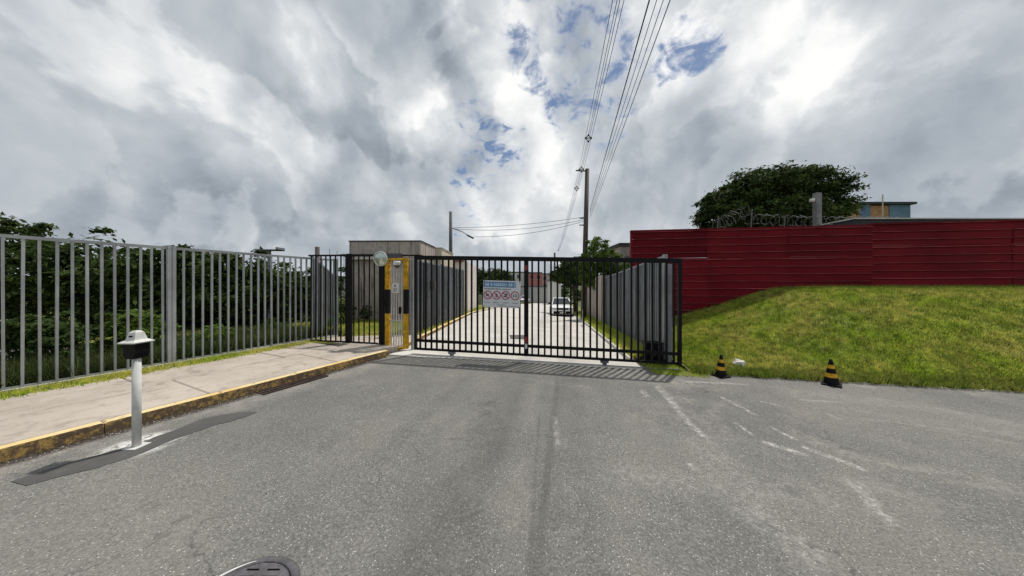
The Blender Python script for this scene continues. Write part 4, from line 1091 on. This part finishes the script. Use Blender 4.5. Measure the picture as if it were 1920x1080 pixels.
# sunlit lower block right of it
gb2 = empty('cream_building', (at(787, 600, 15.6).x, 15.9, gz(-4, 15.6)), math.atan2(.0, 1), label='cream rendered building with a low parapet right behind the guardhouse', cat='building')
H2 = CZ+68/F*15.9-gb2.location.z
m = MB(); m.box(0, 0, -.3, 1.15, 3.0, H2); m.build('wall', PLAS_P, gb2)
m = MB(); m.box(-.03, -.03, H2+.001, 1.19, 3.04, H2+.06); m.build('coping', PLAS, gb2)
gb3 = empty('pale_house', (at(820, 600, 19).x, 19.2, gz(-4, 19)), 0, label='low pale house with a tiled edge behind the left slat fence', cat='house')
H3 = CZ+43/F*19.2-gb3.location.z
m = MB(); m.box(0, 0, -.3, 2.05, 5, H3); m.build('wall', PLAS_W, gb3)
TILE = paint('clay_tile', (.20, .10, .07), .8, .3, 5)
rt = MB(); rt.box(-.1, -.15, H3+.001, 1.75, 5.1, H3+.10); rf_ = rt.build('roof', TILE, gb3)
for k in range(9):
    m = MB(); m.tube([(k*.2, -.2, H3+.10), (k*.2, 2, H3+.16)], .09, 8); m.build('tile', TILE, rf_, loc=(0, 0, 0))
m = MB(); m.box(.45, -.03, 1.0, 1.0, -.002, 1.8); w_ = m.build('window', GLASS_D, gb3)
m = MB(); m.box(.4, -.05, .93, 1.05, -.031, 1.0); m.build('sill', PLAS_P, w_)
# grey box (meter) on the slat fence
m = MB(); m.bevbox(-.09, -.12, -.16, .09, .12, .16, .01); tag(m.build('meter_box', POLE_C, None, loc=(-3.0, 10.6, CZ-.02), rot=(0, 0, .1)), 'dark grey box fixed high on the left slat fence', 'meter box')
# boundary wall continuing the right slat fence, far walls
y0, y1 = 16.05, 31
wall('boundary_wall', 'beige rendered wall continuing the right slat fence along the lane', (RFX(y0), y0), (RFX(y1)+.3, y1), -2.5, 2.25, .2, PLAS, z1b=2.15)
wr = empty('pipe_rail', (at(1108, 590, 14.6).x-.35, 14.6, gz(4.2, 14.6)+.1), R(80), label='short white pipe rail on the right verge in front of the boundary wall', cat='rail')
m = MB()
m.tube([(0, 0, -.1), (0, 0, .45), (.9, 0, .45)], .025, 8); m.build('front_loop', WHITE, wr)
m = MB(); m.tube([(.9, 0, -.1), (.9, 0, .75)], .025, 8); m.build('upright', WHITE, wr)
m = MB(); m.tube([(-.0, 0, .2), (.9, .0, .2)], .018, 8); m.build('cross_pipe', WHITE, wr)
wall('lane_wall', 'low grey green wall under the round tree at the lane bend', (at(868, 560, 30).x, 28), (at(955, 560, 33).x, 33), -1.8, gz(-3, 30)+1.15, .2, concrete_mat('mossy_wall', (.20, .22, .19), (.27, .29, .25)))

# ------------------------------------------------------------ poles and cables
def pole(name, label, x, y, z0, z1, r0, r1, mat, tilt=0.0, cat='utility pole'):
    p = empty(name, (x, y, z0), label=label, cat=cat)
    m = MB(); m.tube([(0, 0, 0), (tilt*.5, 0, (z1-z0)/2), (tilt, 0, z1-z0)], r0, 14, r1); m.build('shaft', mat, p, smooth=True); return p
YP = 20.0
pr = at(1094, 590, YP); pt = at(1101, 317, YP)
P1 = pole('utility_pole', 'tall dark pole beside the bright green tree carrying the overhead cables', pr.x, YP, gz(pr.x, YP), pt.z, .21, .14, POLE_C, pt.x-pr.x)
m = MB(); m.bar((-.55, 0, pt.z-P1.location.z-.1), (pt.x-pr.x, 0, pt.z-P1.location.z-.15), .07, .07); m.build('bracket_arm', POLE_C, P1)
for zz in (CZ+125/F*YP, CZ+112/F*YP):
    m = MB(); m.tube([(-.28, 0, zz-P1.location.z), (.28, 0, zz-P1.location.z)], .05, 8); m.build('clamp', GALV, P1)
pl = at(845, 590, YP); plt = at(845, 397, YP)
P2 = pole('street_lamp', 'dark slim pole with a lamp arm behind the left slat fence', pl.x, YP, gz(pl.x, YP), plt.z, .17, .10, paint('dark_grey_pole', (.07, .075, .085), .7))
la = at(848, 428, YP)-Vector(P2.location); lb = at(868, 435, YP)-Vector(P2.location); lc = at(888, 447, YP)-Vector(P2.location); ld = at(876, 441, YP)-Vector(P2.location)
m = MB(); m.tube([la, lb, ld], .03, 6); m.build('lamp_arm', GALV, P2)
m = MB(); m.bar(ld, lc, .16, .10); m.build('lamp_head', BLACKB, P2)
pole('utility_pole', 'short distant pole standing up in line with the lane end', at(1040, 500, 62).x, 62, -3, at(1040, 474, 62).z, .3, .2, POLE_C)
pole('utility_pole', 'stub of a dark pole standing above the black railings behind the street railing', at(595, 500, 16).x, 16, -.8, at(595, 463, 16).z, .13, .11, POLE_C)
a = at(505, 470, 11.2)
m = MB(); m.box(-.46, -.2, 0, .46, .2, .035); m.box(.42, -.2, .0, .46, .2, .12); m.tube([(0, 0, -3.6), (0, 0, 0)], .06, 8)
tag(m.build('grey_canopy', GALV, None, loc=a), 'small grey canopy plate peeping above the trees behind the street railing', 'canopy')
for px in (618, 632, 645):
    a = at(px, 500, 15); m = MB(); m.tube([(a.x, 15, -.5), (a.x, 15, at(px, 466+(px-618)*.3, 15).z)], .012, 5)
    tag(m.build('thin_rod', GALV), {618: 'leftmost and tallest', 632: 'middle', 645: 'rightmost and shortest'}[px]+' thin upright rod of the electric fence left of the guardhouse', 'rod', 'rods of the electric fence left of the guardhouse')
def cable(label, p, q, sag, r=.012, n=30, group=None):
    p = Vector(p); q = Vector(q); pts = []
    for i in range(n+1):
        t = i/n; v = p.lerp(q, t); v.z -= sag*4*t*(1-t); pts.append(v)
    m = MB(); m.tube(pts, r, 5, cap=False); tag(m.build('overhead_cable', CABLE), label, 'cable', group); return pts
axis = Vector((.167, 1, 0)).normalized()
# spaced bundle over the road (left group)
pz = pt.z-.05
hub = Vector((at(1090, 320, YP).x, YP, at(1090, 320, YP).z))
offs = ((-.16, .10, 'leftmost cable of the spaced bundle meeting the tall pole top'), (.0, -.10, 'lowest middle cable of the spaced bundle meeting the tall pole top'), (.16, .10, 'rightmost cable of the spaced bundle meeting the tall pole top'), (.0, .26, 'topmost cable of the spaced bundle meeting the tall pole top'))
far = at(1047, 470, 62)
for dx, dz, lab in offs:
    near = hub-axis*34+Vector((dx, 0, dz+.2)); near.x += .15
    cable(lab.replace(' meeting the tall pole top', ', span over the road to the tall pole'), near, hub+Vector((dx, 0, dz)), .35, .010)
    cable(lab.replace(' meeting the tall pole top', ', span beyond the tall pole'), hub+Vector((dx, 0, dz)), far+Vector((dx, 0, dz)), .5, .012)
def spacer(p, label):
    m = MB(); o = [Vector((a, 0, b)) for a, b, _ in offs]
    for i, j in ((0, 1), (1, 2), (2, 3), (3, 0), (0, 2)): m.tube([p+o[i], p+o[j]], .022, 6)
    for v in o: m.box(p.x+v.x-.035, p.y-.035, p.z+v.z-.035, p.x+v.x+.035, p.y+.035, p.z+v.z+.035)
    tag(m.build('cable_spacer', BLACKB), label, 'cable spacer', 'spacers on the overhead bundle')
spacer(hub+Vector((0, 0, .0)), 'diamond spacer on the bundle right beside the tall pole top')
p = hub-axis*4.6; p.z -= .15; p.x += .02; spacer(p, 'diamond spacer on the bundle highest above the road')
p = hub.lerp(far, .08); p.z -= .15; spacer(p, 'diamond spacer on the bundle just beyond the tall pole')
spacer(far+Vector((0, 0, -.0)), 'tiny distant spacer low on the bundle above the gate')
# lower group
for k, (u, v, lab, r) in enumerate(((0, 0, 'thickest and leftmost of the lower cables right of the tall pole', .014), (.11, .04, 'second of the lower cables right of the tall pole', .007),
                                    (.19, .0, 'third of the lower cables right of the tall pole', .007), (.27, -.02, 'rightmost of the lower cables right of the tall pole', .009))):
    a = at(1106, 395+k*5, YP); b = at(1219, 2, 5.1)+Vector((u, 0, v)); d = (b-a)
    e = a+d*2.1; e.z = b.z+.0
    c1 = a+Vector((0, 0, 0)); n = 30; pts = []
    for i in range(n+1):
        t = i/n; q = a.lerp(e, t); q.z = a.z+(b.z-a.z)*min(1.1, t*2.1)-.0; q.z = a.z+(e.z-a.z)*t - .25*4*t*(1-t)*.0; pts.append(q)
    m = MB(); m.tube(pts, r, 5, cap=False); tag(m.build('overhead_cable', CABLE), lab, 'cable')
# cross cables between lamp pole and tall pole
for lab, a, b, s in (('upper cross cable between the slim lamp pole and the tall pole', (850, 427), (1094, 407), .18), ('middle cross cable between the slim lamp pole and the tall pole', (850, 429), (1094, 412), .35),
                     ('lowest sagging cross cable starting at the lamp head', (888, 444), (1094, 415), .30)):
    cable(lab, at(*a, YP), at(*b, YP), s, .014)

# ------------------------------------------------------------ cars
def car(x, y, rz, paintc, label, s=1.0, grille=True):
    c = empty('parked_car', (x, y, gz(x, y)+.006), rz, label=label, cat='car')
    CP = MT('car_paint', .22, .0, .6); CP.color(paintc); CP = CP.m
    # body: stations along y (front at -y)
    st = [(-2.15, .30, .62, .70), (-2.08, .24, .80, .80), (-1.7, .22, .90, .88), (-1.1, .22, .97, .90), (-.9, .22, 1.0, .905), (1.3, .22, 1.02, .905), (1.9, .24, 1.0, .88), (2.1, .30, .85, .80)]
    vs = []; fs = []; K = 10
    for (yy, z0, z1, w) in st:
        ring = [(-w*.88, z0), (-w, z0+.10), (-w*1.0, z1*.62), (-w*.95, z1*.93), (-w*.80, z1), (w*.80, z1), (w*.95, z1*.93), (w*1.0, z1*.62), (w, z0+.10), (w*.88, z0)]
        vs += [(a, yy, b) for a, b in ring]
    for i in range(len(st)-1):
        for k in range(K): fs.append((i*K+k, i*K+(k+1) % K, (i+1)*K+(k+1) % K, (i+1)*K+k))
    fs.append(tuple(range(K))); fs.append(tuple((len(st)-1)*K+k for k in range(K))[::-1])
    m = MB(); m.add(vs, fs); m.build('body', CP, c, smooth=False)
    def cab(y0, y1, y2, y3, z0, z1, w0, w1): return [(-w0, y0, z0), (w0, y0, z0), (w0, y3, z0), (-w0, y3, z0), (-w1, y1, z1), (w1, y1, z1), (w1, y2, z1), (-w1, y2, z1)]
    q = [(0, 1, 5, 4), (1, 2, 6, 5), (2, 3, 7, 6), (3, 0, 4, 7), (4, 5, 6, 7)]
    m = MB(); m.add(cab(-1.05, -.25, 1.2, 1.9, .96, 1.44, .80, .62), q); m.build('glass_cabin', GLASS_D, c)
    m = MB(); m.bevbox(-.64, -.30, 1.435, .64, 1.28, 1.50, .025); m.build('roof', CP, c)
    for sx in (-1, 1):
        m = MB(); m.tube([(sx*.80, -1.06, .97), (sx*.63, -.26, 1.45)], .035, 6); m.build('pillar', CP, c)
        m = MB(); m.tube([(sx*.795, .35, .97), (sx*.62, .35, 1.45)], .03, 6); m.build('pillar', CP, c)
        m = MB(); m.bevbox(sx*.99-.11, -.80, 1.0, sx*.99+.11, -.66, 1.14, .03); m.build('mirror', BLACKB, c)
        m = MB(); m.bevbox(sx*.62-.17, -2.13, .66, sx*.62+.17, -1.95, .78, .02); m.build('headlight', paint('headlight_glass', (.30, .31, .32), .1, .1, 5, spec=.9) if sx < 0 else bpy.data.materials['headlight_glass'], c)
        for wy in (-1.35, 1.35):
            w = MB(); w.tube([(sx*.93, wy, .33), (sx*.70, wy, .33)], .33, 20); wo = w.build('wheel', RUBBER, c)
            w = MB(); w.tube([(sx*.935, wy, .33), (sx*.92, wy, .33)], .21, 16); w.build('rim', GALV_L, wo)
    m = MB(); m.bevbox(-.44, -2.19, .64, .44, -2.10, .78, .02); m.build('upper_grille', BLACKB, c)
    m = MB(); m.bevbox(-.72, -2.20, .30, .72, -2.10, .52, .03); m.build('lower_grille', BLACKB, c)
    m = MB(); m.box(-.24, -2.215, .36, .24, -2.202, .46); m.build('number_plate', WHITE, c)
    m = MB(); m.bevbox(-.75, -2.12, .16, .75, -1.9, .28, .02); m.build('front_skirt', BLACKB, c)
    return c
car(at(1053, 590, 24).x, 24.4, R(-6), (.85, .86, .87, 1), 'white car parked nose towards us at the right of the inner road')
car(at(1050, 570, 38).x, 39, R(-8), (.06, .065, .075, 1), 'dark car farther down the lane behind the white car')
car(at(984, 560, 58).x, 58, R(-8), (.7, .7, .7, 1), 'tiny distant white car near the end of the lane')

# ------------------------------------------------------------ buildings at the lane end
FAR_W = paint('far_white_wall', (.62, .61, .58), .9, .06, .3); FAR_P = paint('far_pink_wall', (.56, .42, .40), .9, .1, .3); FAR_R = paint('far_red_wall', (.45, .17, .16), .8, .1, .3)
FAR_G = paint('far_grey_wall', (.40, .40, .39), .9, .15, .3)
def block(name, label, px0, px1, top, Y, mat, rows, cols, depth=8, cat='building', z0=-4):
    a = at(px0, 560, Y); b = at(px1, top, Y); W = b.x-a.x
    e = empty(name, (a.x, Y, z0), label=label, cat=cat); H = b.z-z0
    m = MB(); m.box(0, 0, 0, W, depth, H); m.build('wall', mat, e)
    m = MB(); m.box(-.15, -.15, H+.001, W+.15, depth+.15, H+.25); m.build('roof', DARKROOF if rows else GALV, e)
    for r in range(rows):
        for c in range(cols):
            x0 = W*(c+.28)/cols; x1 = W*(c+.72)/cols; zt_ = H-.7-r*2.4
            m = MB(); m.box(x0, -.05, zt_-1.1, x1, -.004, zt_); w = m.build('window', GLASS_D, e)
            m = MB(); m.box(x0-.08, -.10, zt_-1.2, x1+.08, -.052, zt_-1.1); m.build('sill', FAR_W, w)
block('apartment_block', 'distant white apartment block at the end of the lane left of the red building', 940, 992, 511, 85, FAR_W, 2, 4)
block('red_building', 'distant red fronted building at the end of the lane behind the gate centre', 991, 1016, 512, 82, FAR_R, 1, 2)
block('pink_building', 'distant pinkish building right of the red one at the lane end', 1016, 1050, 514, 86, FAR_P, 2, 3)
block('grey_shed', 'long low grey shed across the end of the lane', 975, 1040, 538, 70, FAR_G, 0, 0, 5, 'shed')
block('white_truck_body', 'small white box truck body seen left of the dark tree', 1032, 1052, 527, 60, FAR_W, 0, 0, 5, 'truck')
block('corrugated_roof_house', 'grey roofed house end between the bright tree and the red fence', 1164, 1192, 462, 21, PLAS, 1, 1, 5, 'house', -1)
block('distant_house', 'low pale house far off seen left of the guardhouse', 585, 650, 520, 60, FAR_G, 1, 4)
# low hedge line and far tree mass so the lane does not end in bare ground
def far_trees(label, x0, x1, Y, z0, h, n, ls, seed):
    rr = random.Random(seed); bls = []
    x = x0
    while x < x1: bls.append(((x, Y+rr.uniform(-3, 3), z0+h*rr.uniform(.3, .5)), (h*.7, h*.6, h*rr.uniform(.42, .62)))); x += h*.75
    V_ = crown(bls, n, ls, seed); o = link('distant_trees', fast_mesh('distant_trees', V_, 4, LEAF_M)); tag(o, label, 'trees', kind='stuff')
far_trees('far green tree belt closing the view on the left beyond the estate', -95, -18, 95, -4, 6, 16000, .45, 1)
far_trees('far green tree belt closing the view on the right beyond the estate', 20, 120, 90, -4, 6, 16000, .45, 2)
far_trees('far green tree belt behind the lane end buildings', -22, 24, 110, -4, 5.5, 9000, .45, 3)
far_trees('tree belt left of the street railing seen beyond the growth', -60, -14, 24, -2, 5.5, 26000, .22, 4)
